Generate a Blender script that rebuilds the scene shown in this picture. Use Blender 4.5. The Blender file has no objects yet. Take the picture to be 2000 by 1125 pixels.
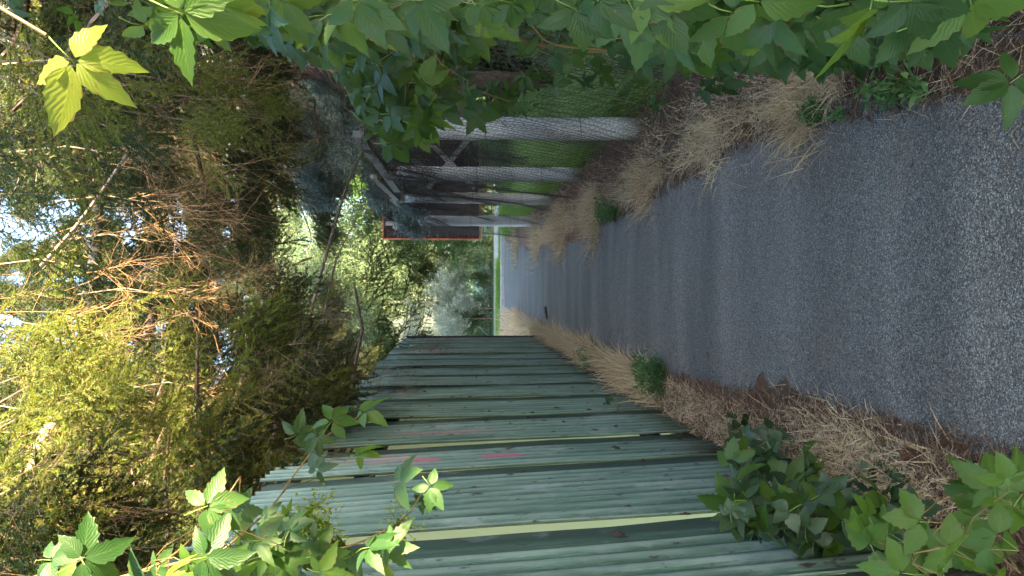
import bpy, math, random
import numpy as np
from mathutils import Vector, Matrix

# ------------------------------------------------------------------ camera
S = bpy.context.scene
C = S.collection
FPX = 1480.0
CAMZ = 1.5
pitch = math.atan(100.0 / FPX)
yaw = math.radians(0.68)
F = Vector((-math.sin(yaw) * math.cos(pitch), math.cos(yaw) * math.cos(pitch), -math.sin(pitch))).normalized()
R = F.cross(Vector((0, 0, 1))).normalized()
U = R.cross(F).normalized()
CAM = Vector((0, 0, CAMZ))
cd = bpy.data.cameras.new('camera')
cam = bpy.data.objects.new('camera', cd)
C.objects.link(cam)
m = Matrix.Identity(4)
for r in range(3):
    m[r][0] = -U[r]; m[r][1] = R[r]; m[r][2] = -F[r]; m[r][3] = CAM[r]
cam.matrix_world = m
cd.sensor_width = 36; cd.lens = 36 * FPX / 2000.0
cd.clip_start = 0.05; cd.clip_end = 800
S.camera = cam

# ------------------------------------------------------------------ world, sun
SUN_EL = math.radians(20)
SUN_H = Vector((0.80, -0.60))
w = bpy.data.worlds.new('World'); S.world = w; w.use_nodes = True
nt = w.node_tree
bg = nt.nodes['Background']
sky = nt.nodes.new('ShaderNodeTexSky'); sky.sky_type = 'NISHITA'
sky.sun_disc = False; sky.sun_elevation = SUN_EL
sky.sun_rotation = math.atan2(SUN_H.x, SUN_H.y)
sky.dust_density = 2.0; sky.air_density = 1.0; sky.ozone_density = 1.0
nt.links.new(sky.outputs[0], bg.inputs[0])
bg.inputs[1].default_value = 0.15
sl = bpy.data.lights.new('sun', 'SUN'); sl.energy = 4.6; sl.angle = math.radians(0.6)
sl.color = (1.0, 0.79, 0.48)
so = bpy.data.objects.new('sun', sl); C.objects.link(so)
sdir = Vector((SUN_H.x * math.cos(SUN_EL), SUN_H.y * math.cos(SUN_EL), math.sin(SUN_EL)))
so.rotation_euler = sdir.to_track_quat('Z', 'Y').to_euler()
so.location = (10, -8, 12)
S.view_settings.view_transform = 'Standard'
S.view_settings.look = 'None'
S.view_settings.gamma = 1.0
S.view_settings.use_curve_mapping = False
S.view_settings.exposure = 3.62
S.cycles.max_bounces = 7
S.cycles.diffuse_bounces = 4
S.cycles.glossy_bounces = 2
S.cycles.transmission_bounces = 4
S.cycles.caustics_reflective = False
S.cycles.caustics_refractive = False

rnd = random.Random(7)
rg = np.random.default_rng(11)


def P(x, y, d):
    """photo pixel (2000 wide) at forward distance d -> world point"""
    return CAM + F * d + R * ((562.5 - y) / FPX * d) + U * ((1000 - x) / FPX * d)


def G(x, y, z=0.0):
    v = F + R * ((562.5 - y) / FPX) + U * ((1000 - x) / FPX)
    t = (z - CAMZ) / v.z
    return CAM + v * t


# ------------------------------------------------------------------ materials
def new_mat(name):
    mt = bpy.data.materials.new(name); mt.use_nodes = True
    n = mt.node_tree; n.nodes.clear()
    out = n.nodes.new('ShaderNodeOutputMaterial')
    b = n.nodes.new('ShaderNodeBsdfPrincipled')
    n.links.new(b.outputs[0], out.inputs[0])
    return mt, n, b, out


def N(n, t, **kw):
    x = n.nodes.new(t)
    for k, v in kw.items():
        setattr(x, k, v)
    return x


def noise(n, scale, detail=4, rough=0.6, vec=None, dist=0.0):
    t = N(n, 'ShaderNodeTexNoise')
    t.inputs['Scale'].default_value = scale
    t.inputs['Detail'].default_value = detail
    t.inputs['Roughness'].default_value = rough
    t.inputs['Distortion'].default_value = dist
    if vec is not None:
        n.links.new(vec, t.inputs['Vector'])
    return t


def ramp(n, fac, stops, interp='LINEAR'):
    r = N(n, 'ShaderNodeValToRGB')
    r.color_ramp.interpolation = interp
    els = r.color_ramp.elements
    els[0].position = stops[0][0]; els[0].color = (*stops[0][1], 1)
    els[1].position = stops[-1][0]; els[1].color = (*stops[-1][1], 1)
    for p, c in stops[1:-1]:
        e = els.new(p); e.color = (*c, 1)
    n.links.new(fac, r.inputs[0])
    return r


def mix(n, a, b, fac, mode='MIX'):
    x = N(n, 'ShaderNodeMix', data_type='RGBA', blend_type=mode)
    for sock, v in ((x.inputs[0], fac), (x.inputs[6], a), (x.inputs[7], b)):
        if isinstance(v, (int, float)):
            sock.default_value = v
        elif isinstance(v, tuple):
            sock.default_value = (*v, 1)
        else:
            n.links.new(v, sock)
    return x.outputs[2]


def math_(n, op, a, b=None, c=None):
    x = N(n, 'ShaderNodeMath', operation=op)
    for i, v in enumerate((a, b, c)):
        if v is None: continue
        if isinstance(v, (int, float)): x.inputs[i].default_value = v
        else: n.links.new(v, x.inputs[i])
    return x.outputs[0]


def bump(n, b, h, strength=0.5, dist=0.01):
    x = N(n, 'ShaderNodeBump')
    x.inputs['Strength'].default_value = strength
    x.inputs['Distance'].default_value = dist
    n.links.new(h, x.inputs['Height'])
    n.links.new(x.outputs[0], b.inputs['Normal'])
    return x


def mapping(n, src, scale):
    mp = N(n, 'ShaderNodeMapping')
    mp.inputs['Scale'].default_value = scale
    n.links.new(src, mp.inputs[0])
    return mp.outputs[0]


def translucent(n, b, out, colsock, amount):
    t = N(n, 'ShaderNodeBsdfTranslucent')
    n.links.new(colsock, t.inputs[0])
    ms = N(n, 'ShaderNodeMixShader'); ms.inputs[0].default_value = amount
    n.links.new(b.outputs[0], ms.inputs[1]); n.links.new(t.outputs[0], ms.inputs[2])
    n.links.new(ms.outputs[0], out.inputs[0])


def leaf_mat(name, dark, light, trans=(0.25, 0.38, 0.03), tamt=0.4, rough=0.45, veins=True, spec=0.4):
    mt, n, b, out = new_mat(name)
    oi = N(n, 'ShaderNodeObjectInfo')
    tc = N(n, 'ShaderNodeTexCoord')
    ns = noise(n, 22, 3, vec=tc.outputs['Object'])
    f = math_(n, 'ADD', math_(n, 'MULTIPLY', oi.outputs['Random'], 0.75), math_(n, 'MULTIPLY', ns.outputs[0], 0.35))
    r = ramp(n, f, [(0.1, dark), (0.95, light)])
    col = r.outputs[0]
    if veins:
        uv = N(n, 'ShaderNodeSeparateXYZ'); n.links.new(tc.outputs['UV'], uv.inputs[0])
        au = math_(n, 'ABSOLUTE', uv.outputs[0])
        mid = math_(n, 'LESS_THAN', au, 0.035)
        s = math_(n, 'SUBTRACT', math_(n, 'MULTIPLY', uv.outputs[1], 8.0), math_(n, 'MULTIPLY', au, 3.2))
        fr = math_(n, 'FRACT', s)
        dd = math_(n, 'ABSOLUTE', math_(n, 'SUBTRACT', fr, 0.5))
        side = math_(n, 'LESS_THAN', dd, 0.06)
        v = math_(n, 'MAXIMUM', mid, math_(n, 'MULTIPLY', side, 0.55))
        lt = tuple(min(1, c * 1.5 + 0.01) for c in light)
        col = mix(n, col, lt, math_(n, 'MULTIPLY', v, 0.45))
        bump(n, b, math_(n, 'MULTIPLY', dd, 1.0), 0.28, 0.003)
    # a few leaves with brown worn spots
    sp = noise(n, 60, 2, vec=tc.outputs['Object'])
    col = mix(n, col, (0.16, 0.10, 0.04), math_(n, 'MULTIPLY', math_(n, 'GREATER_THAN', sp.outputs[0], 0.71), 0.7))
    if veins:
        eb_ = math_(n, 'MULTIPLY', math_(n, 'GREATER_THAN', math_(n, 'ADD', au, math_(n, 'MULTIPLY', sp.outputs[0], 0.9)), 1.42), math_(n, 'GREATER_THAN', oi.outputs['Random'], 0.55))
        col = mix(n, col, (0.13, 0.075, 0.03), math_(n, 'MULTIPLY', eb_, 0.8))
    n.links.new(col, b.inputs['Base Color'])
    b.inputs['Roughness'].default_value = rough
    b.inputs['Specular IOR Level'].default_value = spec
    tcol = mix(n, col, trans, 0.75)
    translucent(n, b, out, tcol, tamt)
    return mt


def blade_mat(name, stops, tamt=0.25, rough=0.7, trans=None):
    mt, n, b, out = new_mat(name)
    at = N(n, 'ShaderNodeAttribute', attribute_name='tint')
    oi = N(n, 'ShaderNodeObjectInfo')
    f = math_(n, 'ADD', math_(n, 'MULTIPLY', at.outputs['Fac'], 0.7), math_(n, 'MULTIPLY', oi.outputs['Random'], 0.3))
    r = ramp(n, f, stops)
    n.links.new(r.outputs[0], b.inputs['Base Color'])
    b.inputs['Roughness'].default_value = rough
    b.inputs['Specular IOR Level'].default_value = 0.2
    tc = r.outputs[0] if trans is None else mix(n, r.outputs[0], trans, 0.7)
    if tamt: translucent(n, b, out, tc, tamt)
    return mt


def bark_mat(name, c1, c2, scale=12, bstr=0.8):
    mt, n, b, out = new_mat(name)
    tc = N(n, 'ShaderNodeTexCoord')
    v = mapping(n, tc.outputs['Object'], (1, 1, 0.35))
    ns = noise(n, scale, 8, 0.7, vec=v, dist=0.6)
    r = ramp(n, ns.outputs[0], [(0.3, c1), (0.5, tuple((a + b_) / 2 for a, b_ in zip(c1, c2))), (0.72, c2)])
    n.links.new(r.outputs[0], b.inputs['Base Color'])
    b.inputs['Roughness'].default_value = 0.9
    bump(n, b, ns.outputs[0], bstr, 0.02)
    return mt


def asphalt_mat():
    mt, n, b, out = new_mat('asphalt')
    geo = N(n, 'ShaderNodeNewGeometry')
    pos = geo.outputs['Position']
    vo = N(n, 'ShaderNodeTexVoronoi'); vo.inputs['Scale'].default_value = 135
    wob = noise(n, 60, 2, vec=pos)
    n.links.new(mix(n, pos, wob.outputs['Color'], 0.012), vo.inputs['Vector'])
    sep = N(n, 'ShaderNodeSeparateColor'); n.links.new(vo.outputs['Color'], sep.inputs[0])
    chips = ramp(n, sep.outputs[0], [(0.0, (0.045, 0.044, 0.045)), (0.45, (0.105, 0.104, 0.107)), (0.72, (0.15, 0.15, 0.153)), (0.92, (0.20, 0.20, 0.20)), (1.0, (0.27, 0.265, 0.26))])
    vo2 = N(n, 'ShaderNodeTexVoronoi'); vo2.inputs['Scale'].default_value = 260
    n.links.new(pos, vo2.inputs['Vector'])
    sep2 = N(n, 'ShaderNodeSeparateColor'); n.links.new(vo2.outputs['Color'], sep2.inputs[0])
    fine = ramp(n, sep2.outputs[0], [(0.0, (0.035, 0.035, 0.035)), (0.7, (0.13, 0.13, 0.13)), (1.0, (0.32, 0.32, 0.32))])
    edge = math_(n, 'GREATER_THAN', vo.outputs['Distance'], 0.36)
    col = mix(n, chips.outputs[0], fine.outputs[0], edge)
    # slow tone changes across the lane: worn bands, dusty patches
    big = noise(n, 1.1, 5, 0.62, vec=mapping(n, pos, (0.35, 1.7, 1)))
    tone = ramp(n, big.outputs[0], [(0.34, (1.02, 0.97, 0.91)), (0.5, (1.40, 1.32, 1.21)), (0.66, (1.85, 1.72, 1.55))])
    col = mix(n, col, tone.outputs[0], 1.0, 'MULTIPLY')
    dust = noise(n, 2.3, 6, 0.7, vec=pos)
    col = mix(n, col, (0.23, 0.17, 0.13), math_(n, 'MULTIPLY', ramp(n, dust.outputs[0], [(0.55, (0, 0, 0)), (0.75, (1, 1, 1))]).outputs[0], 0.45))
    # thin cracks
    cr = N(n, 'ShaderNodeTexVoronoi', feature='DISTANCE_TO_EDGE'); cr.inputs['Scale'].default_value = 0.55
    wv = noise(n, 3.0, 5, 0.7, vec=pos)
    n.links.new(mix(n, pos, wv.outputs['Color'], 0.22), cr.inputs['Vector'])
    cm = ramp(n, cr.outputs['Distance'], [(0.0, (1, 1, 1)), (0.0022, (0, 0, 0))])
    cmask = math_(n, 'MULTIPLY', cm.outputs[0], math_(n, 'GREATER_THAN', noise(n, 0.9, 2, vec=pos).outputs[0], 0.66))
    col = mix(n, col, (0.012, 0.011, 0.010), math_(n, 'MULTIPLY', cmask, 0.6))
    n.links.new(col, b.inputs['Base Color'])
    b.inputs['Roughness'].default_value = 0.62
    b.inputs['Specular IOR Level'].default_value = 0.5
    h = math_(n, 'SUBTRACT', math_(n, 'SUBTRACT', 1.0, vo.outputs['Distance']), math_(n, 'MULTIPLY', cmask, 2.0))
    bump(n, b, h, 0.9, 0.006)
    return mt


def ground_mat():
    mt, n, b, out = new_mat('soil')
    geo = N(n, 'ShaderNodeNewGeometry'); pos = geo.outputs['Position']
    a = noise(n, 28, 8, 0.8, vec=pos)
    c = ramp(n, a.outputs[0], [(0.25, (0.05, 0.03, 0.02)), (0.45, (0.15, 0.09, 0.062)), (0.6, (0.23, 0.15, 0.10)), (0.75, (0.34, 0.25, 0.17))])
    a2 = noise(n, 1.3, 4, 0.6, vec=pos)
    orange = ramp(n, a2.outputs[0], [(0.4, (1, 1, 1)), (0.65, (1.5, 1.0, 0.72))])
    col = mix(n, c.outputs[0], orange.outputs[0], 1.0, 'MULTIPLY')
    n.links.new(col, b.inputs['Base Color'])
    b.inputs['Roughness'].default_value = 0.95
    bump(n, b, a.outputs[0], 1.0, 0.03)
    return mt


def simple(name, col, rough=0.8, var=0.25, scale=6, bs=0.3, metal=0.0, stretch=(1, 1, 1)):
    mt, n, b, out = new_mat(name)
    tc = N(n, 'ShaderNodeTexCoord')
    ns = noise(n, scale, 7, 0.68, vec=mapping(n, tc.outputs['Object'], stretch))
    lo = tuple(c * (1 - var) for c in col); hi = tuple(min(1, c * (1 + var)) for c in col)
    r = ramp(n, ns.outputs[0], [(0.32, lo), (0.68, hi)])
    n.links.new(r.outputs[0], b.inputs['Base Color'])
    b.inputs['Roughness'].default_value = rough
    b.inputs['Metallic'].default_value = metal
    if bs: bump(n, b, ns.outputs[0], bs, 0.01)
    return mt


def fence_mat():
    mt, n, b, out = new_mat('painted_sheet')
    geo = N(n, 'ShaderNodeNewGeometry'); pos = geo.outputs['Position']
    oi = N(n, 'ShaderNodeObjectInfo')
    off = N(n, 'ShaderNodeVectorMath', operation='ADD')
    n.links.new(pos, off.inputs[0])
    cmb = N(n, 'ShaderNodeCombineXYZ'); n.links.new(math_(n, 'MULTIPLY', oi.outputs['Random'], 7.0), cmb.inputs[2])
    n.links.new(cmb.outputs[0], off.inputs[1])
    p = off.outputs[0]
    streak = noise(n, 11, 9, 0.8, vec=mapping(n, p, (1, 3.2, 0.15)))
    base = ramp(n, streak.outputs[0], [(0.30, (0.015, 0.040, 0.030)), (0.42, (0.045, 0.100, 0.078)), (0.56, (0.095, 0.180, 0.145)), (0.70, (0.30, 0.40, 0.36))])
    col = base.outputs[0]
    # each sheet its own tone
    tone = ramp(n, oi.outputs['Random'], [(0, (0.8, 0.85, 0.85)), (0.5, (1.0, 1.0, 1.0)), (1, (1.15, 1.12, 1.08))])
    col = mix(n, col, tone.outputs[0], 1.0, 'MULTIPLY')
    # painted shading of the corrugation: crests lighter, valleys and flange darker
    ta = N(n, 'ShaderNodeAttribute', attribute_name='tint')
    crest_light = math_(n, 'MULTIPLY', ramp(n, ta.outputs['Fac'], [(0.55, (0, 0, 0)), (0.95, (1, 1, 1))]).outputs[0], ramp(n, noise(n, 5, 5, 0.7, vec=mapping(n, p, (1, 1, 0.2))).outputs[0], [(0.3, (0.1, 0.1, 0.1)), (0.65, (1, 1, 1))]).outputs[0])
    col = mix(n, col, (0.27, 0.36, 0.34), math_(n, 'MULTIPLY', crest_light, 0.85))
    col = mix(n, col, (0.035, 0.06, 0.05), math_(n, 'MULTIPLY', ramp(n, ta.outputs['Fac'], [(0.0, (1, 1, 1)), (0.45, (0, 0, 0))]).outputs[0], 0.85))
    # chalky pale worn patches
    wpat = noise(n, 2.2, 6, 0.7, vec=mapping(n, p, (1, 1.0, 0.6)))
    col = mix(n, col, (0.32, 0.40, 0.40), math_(n, 'MULTIPLY', ramp(n, wpat.outputs[0], [(0.54, (0, 0, 0)), (0.68, (1, 1, 1))]).outputs[0], 0.6))
    # dark dirt and small spots
    sp = noise(n, 26, 4, 0.6, vec=mapping(n, p, (1, 1.2, 0.45)))
    col = mix(n, col, (0.05, 0.035, 0.03), ramp(n, sp.outputs[0], [(0.62, (0, 0, 0)), (0.69, (1, 1, 1))]).outputs[0])
    sep = N(n, 'ShaderNodeSeparateXYZ'); n.links.new(pos, sep.inputs[0])
    low = ramp(n, sep.outputs[2], [(0.0, (1, 1, 1)), (0.55, (0, 0, 0))])
    lown = math_(n, 'MULTIPLY', low.outputs[0], ramp(n, noise(n, 7, 6, 0.7, vec=mapping(n, p, (1, 1, 0.25))).outputs[0], [(0.42, (0, 0, 0)), (0.66, (1, 1, 1))]).outputs[0])
    col = mix(n, col, (0.07, 0.045, 0.035), math_(n, 'MULTIPLY', lown, 0.85))
    # sprayed pink smears left on some sheets  (y, z, half length y, half height z)
    nn = noise(n, 14, 4, 0.7, vec=mapping(n, pos, (1, 1.6, 0.5)))
    for (yy, zz, hy, hz, st) in ((4.30, 1.73, 0.10, 0.13, 1.0), (4.30, 1.27, 0.09, 0.12, 0.95), (4.42, 1.95, 0.12, 0.3, 0.3), (5.05, 1.6, 0.03, 0.35, 0.5),
                                 (6.95, 2.0, 0.10, 0.12, 0.6), (10.8, 1.9, 0.25, 0.10, 0.5)):
        a = math_(n, 'DIVIDE', math_(n, 'SUBTRACT', sep.outputs[1], yy), hy)
        c = math_(n, 'DIVIDE', math_(n, 'SUBTRACT', sep.outputs[2], zz), hz)
        d = math_(n, 'SQRT', math_(n, 'ADD', math_(n, 'MULTIPLY', a, a), math_(n, 'MULTIPLY', c, c)))
        d = math_(n, 'ADD', d, math_(n, 'MULTIPLY', math_(n, 'SUBTRACT', nn.outputs[0], 0.5), 2.4))
        msk = ramp(n, d, [(0.75, (1, 1, 1)), (1.0, (0, 0, 0))])
        col = mix(n, col, (0.46, 0.10, 0.18), math_(n, 'MULTIPLY', msk.outputs[0], math_(n, 'MULTIPLY', ramp(n, streak.outputs[0], [(0.35, (0.2, 0.2, 0.2)), (0.6, (1, 1, 1))]).outputs[0], st * 1.0)))
    n.links.new(col, b.inputs['Base Color'])
    b.inputs['Roughness'].default_value = 0.6
    b.inputs['Specular IOR Level'].default_value = 0.35
    bump(n, b, streak.outputs[0], 0.35, 0.006)
    return mt


M = {}
M['asphalt'] = asphalt_mat()
M['soil'] = ground_mat()
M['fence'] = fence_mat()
M['rail'] = simple('dark_rail', (0.02, 0.018, 0.016), 0.9)
M['pale'] = simple('pale_strip', (0.62, 0.64, 0.36), 0.7, 0.25, 5, 0.1, stretch=(1, 1, 0.3))
_mt, _n, _b, _o = new_mat('translucent_backing')
_b.inputs['Base Color'].default_value = (0.80, 0.80, 0.60, 1); _b.inputs['Roughness'].default_value = 0.6
_c = N(_n, 'ShaderNodeRGB'); _c.outputs[0].default_value = (0.86, 0.86, 0.62, 1)
translucent(_n, _b, _o, _c.outputs[0], 0.65)
M['pale'] = _mt
M['concrete'] = simple('weathered_post', (0.68, 0.69, 0.70), 0.7, 0.16, 6, 0.12, stretch=(1, 1, 0.25))
M['greywood'] = simple('grey_wood', (0.33, 0.31, 0.28), 0.85, 0.4, 10, 0.5, stretch=(1, 1, 0.3))
M['darkwood'] = simple('dark_wood', (0.045, 0.03, 0.027), 0.85, 0.5, 8, 0.5, stretch=(0.3, 1, 1))
M['orange'] = simple('orange_trim', (0.50, 0.13, 0.05), 0.6, 0.25, 8, 0.2)
M['wire'] = simple('rusty_wire', (0.075, 0.055, 0.05), 0.7, 0.4, 10, 0)
M['kerb'] = simple('pale_kerb', (0.50, 0.48, 0.46), 0.8, 0.2, 8, 0.3)
M['road'] = simple('pale_road', (0.36, 0.36, 0.38), 0.8, 0.12, 3, 0.1)
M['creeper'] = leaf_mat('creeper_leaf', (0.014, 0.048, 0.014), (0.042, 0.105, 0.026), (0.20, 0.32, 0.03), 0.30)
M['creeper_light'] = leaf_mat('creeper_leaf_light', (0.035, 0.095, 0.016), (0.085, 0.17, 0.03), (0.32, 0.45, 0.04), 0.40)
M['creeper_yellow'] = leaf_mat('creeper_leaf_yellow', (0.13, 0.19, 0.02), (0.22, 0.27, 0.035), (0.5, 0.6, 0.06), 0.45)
M['ivy'] = leaf_mat('ivy_leaf', (0.016, 0.042, 0.018), (0.06, 0.11, 0.055), (0.15, 0.25, 0.05), 0.22, rough=0.35)
M['stem'] = simple('creeper_stem', (0.20, 0.14, 0.055), 0.7, 0.3, 20, 0.2)
M['greenstem'] = simple('green_stem', (0.16, 0.24, 0.05), 0.6, 0.25, 20, 0)
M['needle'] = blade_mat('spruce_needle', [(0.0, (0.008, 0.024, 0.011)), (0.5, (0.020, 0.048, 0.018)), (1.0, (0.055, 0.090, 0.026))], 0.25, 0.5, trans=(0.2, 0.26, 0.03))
M['needle_light'] = blade_mat('spruce_needle_lit', [(0.0, (0.035, 0.07, 0.014)), (1.0, (0.15, 0.18, 0.03))], 0.3, 0.5, trans=(0.4, 0.42, 0.03))  # lit copy of the needle colour; sun painted as paler yellow green
M['needle_blue'] = blade_mat('blue_needle', [(0.0, (0.16, 0.23, 0.20)), (1.0, (0.50, 0.60, 0.55))], 0.1, 0.5)
M['needle_brown'] = blade_mat('brown_twig', [(0.0, (0.10, 0.075, 0.055)), (1.0, (0.30, 0.235, 0.18))], 0.0, 0.8)
M['deadtwig'] = blade_mat('dead_twig', [(0.0, (0.10, 0.065, 0.042)), (1.0, (0.30, 0.21, 0.13))], 0.0, 0.75)
M['litgoldtwig'] = blade_mat('sunlit_dead_twig', [(0.0, (0.26, 0.15, 0.07)), (1.0, (0.58, 0.38, 0.20))], 0.0, 0.75)  # brighter copy of the dead twig; its sunlit gold is put into the colour
M['bark'] = bark_mat('spruce_bark', (0.05, 0.035, 0.028), (0.26, 0.18, 0.13), 14)
M['barkpale'] = bark_mat('pale_bark', (0.14, 0.10, 0.07), (0.46, 0.36, 0.26), 16)
M['willow'] = blade_mat('willow_leaf', [(0.0, (0.08, 0.14, 0.07)), (0.5, (0.15, 0.23, 0.12)), (1.0, (0.28, 0.35, 0.21))], 0.35, 0.5, trans=(0.22, 0.29, 0.13))
M['willow_dark'] = blade_mat('dark_leaf', [(0.0, (0.025, 0.07, 0.022)), (1.0, (0.10, 0.19, 0.05))], 0.3, 0.5, trans=(0.2, 0.34, 0.05))
M['silver'] = blade_mat('silver_leaf', [(0.0, (0.22, 0.30, 0.24)), (1.0, (0.56, 0.62, 0.54))], 0.3, 0.55)
M['straw'] = blade_mat('straw', [(0.0, (0.44, 0.31, 0.18)), (0.5, (0.72, 0.56, 0.36)), (1.0, (0.90, 0.79, 0.60))], 0.25, 0.7)
M['litter'] = blade_mat('litter', [(0.0, (0.06, 0.035, 0.024)), (0.5, (0.22, 0.13, 0.085)), (0.8, (0.40, 0.25, 0.15)), (1.0, (0.62, 0.50, 0.36))], 0.0, 0.85)
M['grass'] = blade_mat('green_grass', [(0.0, (0.09, 0.20, 0.04)), (1.0, (0.32, 0.48, 0.12))], 0.35, 0.6, trans=(0.3, 0.45, 0.05))
M['feathery'] = blade_mat('feathery_green', [(0.0, (0.20, 0.34, 0.10)), (1.0, (0.55, 0.70, 0.32))], 0.35, 0.6)
M['weed'] = blade_mat('weed_leaf', [(0.0, (0.05, 0.14, 0.05)), (1.0, (0.18, 0.30, 0.10))], 0.3, 0.6)
M['cone'] = simple('cone_scale', (0.16, 0.08, 0.045), 0.8, 0.4, 60, 0.2)
M['stone'] = blade_mat('gravel_stone', [(0.0, (0.05, 0.05, 0.055)), (0.7, (0.17, 0.17, 0.18)), (1.0, (0.45, 0.44, 0.43))], 0.0, 0.8)


# ------------------------------------------------------------------ mesh helpers
class MB:
    def __init__(s):
        s.v = []; s.f = []; s.uv = None; s.t = []; s.n = 0

    def add(s, verts, faces, tint=0.5):
        b = s.n
        s.v.extend(verts); s.n += len(verts)
        s.f.extend([tuple(i + b for i in f) for f in faces])
        s.t.extend([tint] * len(verts))

    def box(s, c, size, rot=None):
        hx, hy, hz = size[0] / 2, size[1] / 2, size[2] / 2
        vs = [Vector((x, y, z)) for z in (-hz, hz) for y in (-hy, hy) for x in (-hx, hx)]
        if rot is not None: vs = [rot @ v for v in vs]
        c = Vector(c)
        s.add([tuple(v + c) for v in vs], [(0, 2, 3, 1), (4, 5, 7, 6), (0, 1, 5, 4), (2, 6, 7, 3), (0, 4, 6, 2), (1, 3, 7, 5)])

    def tube(s, pts, rad, sides=6, tint=0.5, cap=True):
        pts = [Vector(p) for p in pts]
        k = len(pts)
        if not hasattr(rad, '__len__'): rad = [rad] * k
        vs = []
        ref = None
        for i, p in enumerate(pts):
            t = (pts[min(i + 1, k - 1)] - pts[max(i - 1, 0)])
            if t.length < 1e-9: t = Vector((0, 0, 1))
            t.normalize()
            if ref is None:
                ref = t.orthogonal().normalized()
            ref = (ref - t * ref.dot(t))
            if ref.length < 1e-6: ref = t.orthogonal()
            ref.normalize()
            bt = t.cross(ref)
            for j in range(sides):
                a = 2 * math.pi * j / sides
                vs.append(tuple(p + (ref * math.cos(a) + bt * math.sin(a)) * rad[i]))
        fs = []
        for i in range(k - 1):
            for j in range(sides):
                a = i * sides + j; b_ = i * sides + (j + 1) % sides
                fs.append((a, b_, b_ + sides, a + sides))
        if cap:
            fs.append(tuple(range(sides - 1, -1, -1)))
            fs.append(tuple((k - 1) * sides + j for j in range(sides)))
        s.add(vs, fs, tint)

    def mesh(s, name, mat, smooth=False):
        me = bpy.data.meshes.new(name)
        me.from_pydata([tuple(v) for v in s.v], [], s.f)
        at = me.attributes.new('tint', 'FLOAT', 'POINT')
        at.data.foreach_set('value', np.array(s.t, dtype=np.float32))
        if mat: me.materials.append(M[mat] if isinstance(mat, str) else mat)
        if smooth:
            me.polygons.foreach_set('use_smooth', [True] * len(me.polygons))
        me.update()
        return me


def obj(name, me, parent=None, loc=None):
    o = bpy.data.objects.new(name, me); C.objects.link(o)
    if parent is not None: o.parent = parent
    if loc is not None: o.location = loc
    return o


def build(name, mb, mat, parent=None, smooth=False, loc=None):
    return obj(name, mb.mesh(name, mat, smooth), parent, loc)


def tag(o, label=None, cat=None, group=None, kind=None):
    if label: o['label'] = label
    if cat: o['category'] = cat
    if group: o['group'] = group
    if kind: o['kind'] = kind
    return o


def thing(name, label, cat, loc=(0, 0, 0), group=None, kind=None):
    o = bpy.data.objects.new(name, None); C.objects.link(o); o.location = loc
    o.empty_display_size = 0.2
    return tag(o, label, cat, group, kind)


def np_mesh(name, V, Fc, mat, tint=None, smooth=False):
    """fast mesh from numpy arrays; Fc (n,3) or (n,4)"""
    me = bpy.data.meshes.new(name)
    nv, nf, k = len(V), len(Fc), Fc.shape[1]
    me.vertices.add(nv); me.vertices.foreach_set('co', np.ascontiguousarray(V, dtype=np.float32).ravel())
    me.loops.add(nf * k); me.loops.foreach_set('vertex_index', Fc.astype(np.int32).ravel())
    me.polygons.add(nf)
    me.polygons.foreach_set('loop_start', np.arange(0, nf * k, k, dtype=np.int32))
    me.polygons.foreach_set('loop_total', np.full(nf, k, dtype=np.int32))
    me.update(calc_edges=True)
    if tint is not None:
        at = me.attributes.new('tint', 'FLOAT', 'POINT')
        at.data.foreach_set('value', tint.astype(np.float32))
    me.materials.append(M[mat])
    if smooth: me.polygons.foreach_set('use_smooth', [True] * nf)
    return me


def norm(a):
    return a / np.maximum(np.linalg.norm(a, axis=-1, keepdims=True), 1e-9)


def ribbons(base, direc, length, width, bend, segs=3, tint=None, droop=(0, 0, -1)):
    """many bent blades. base (n,3) direc (n,3) length/width/bend (n)"""
    n = len(base)
    direc = norm(direc)
    side = norm(np.cross(direc, norm(rg.normal(size=(n, 3)))))
    t = np.linspace(0, 1, segs + 1)
    dr = np.array(droop)
    cen = base[:, None, :] + direc[:, None, :] * (t[None, :, None] * length[:, None, None]) + dr * ((t ** 2)[None, :, None] * (bend * length)[:, None, None])
    wd = width[:, None] * (1 - t ** 1.6)[None, :] * 0.5
    wd[:, -1] = width * 0.04
    L = cen - side[:, None, :] * wd[:, :, None]
    Rr = cen + side[:, None, :] * wd[:, :, None]
    V = np.stack([L, Rr], axis=2).reshape(-1, 3)
    st = (segs + 1) * 2
    q = []
    for i in range(segs):
        q.append([2 * i, 2 * i + 1, 2 * i + 3, 2 * i + 2])
    q = np.array(q)
    Fc = (np.arange(n)[:, None, None] * st + q[None]).reshape(-1, 4)
    if tint is None: tint = rg.random(n)
    return V, Fc, np.repeat(tint, st)


# ------------------------------------------------------------------ geometry nodes scatter (crowns and undergrowth only)
def src_collection(name, meshes):
    return name, [bpy.data.objects.new('%s_%02d' % (name, i), me) for i, me in enumerate(meshes)]


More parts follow.
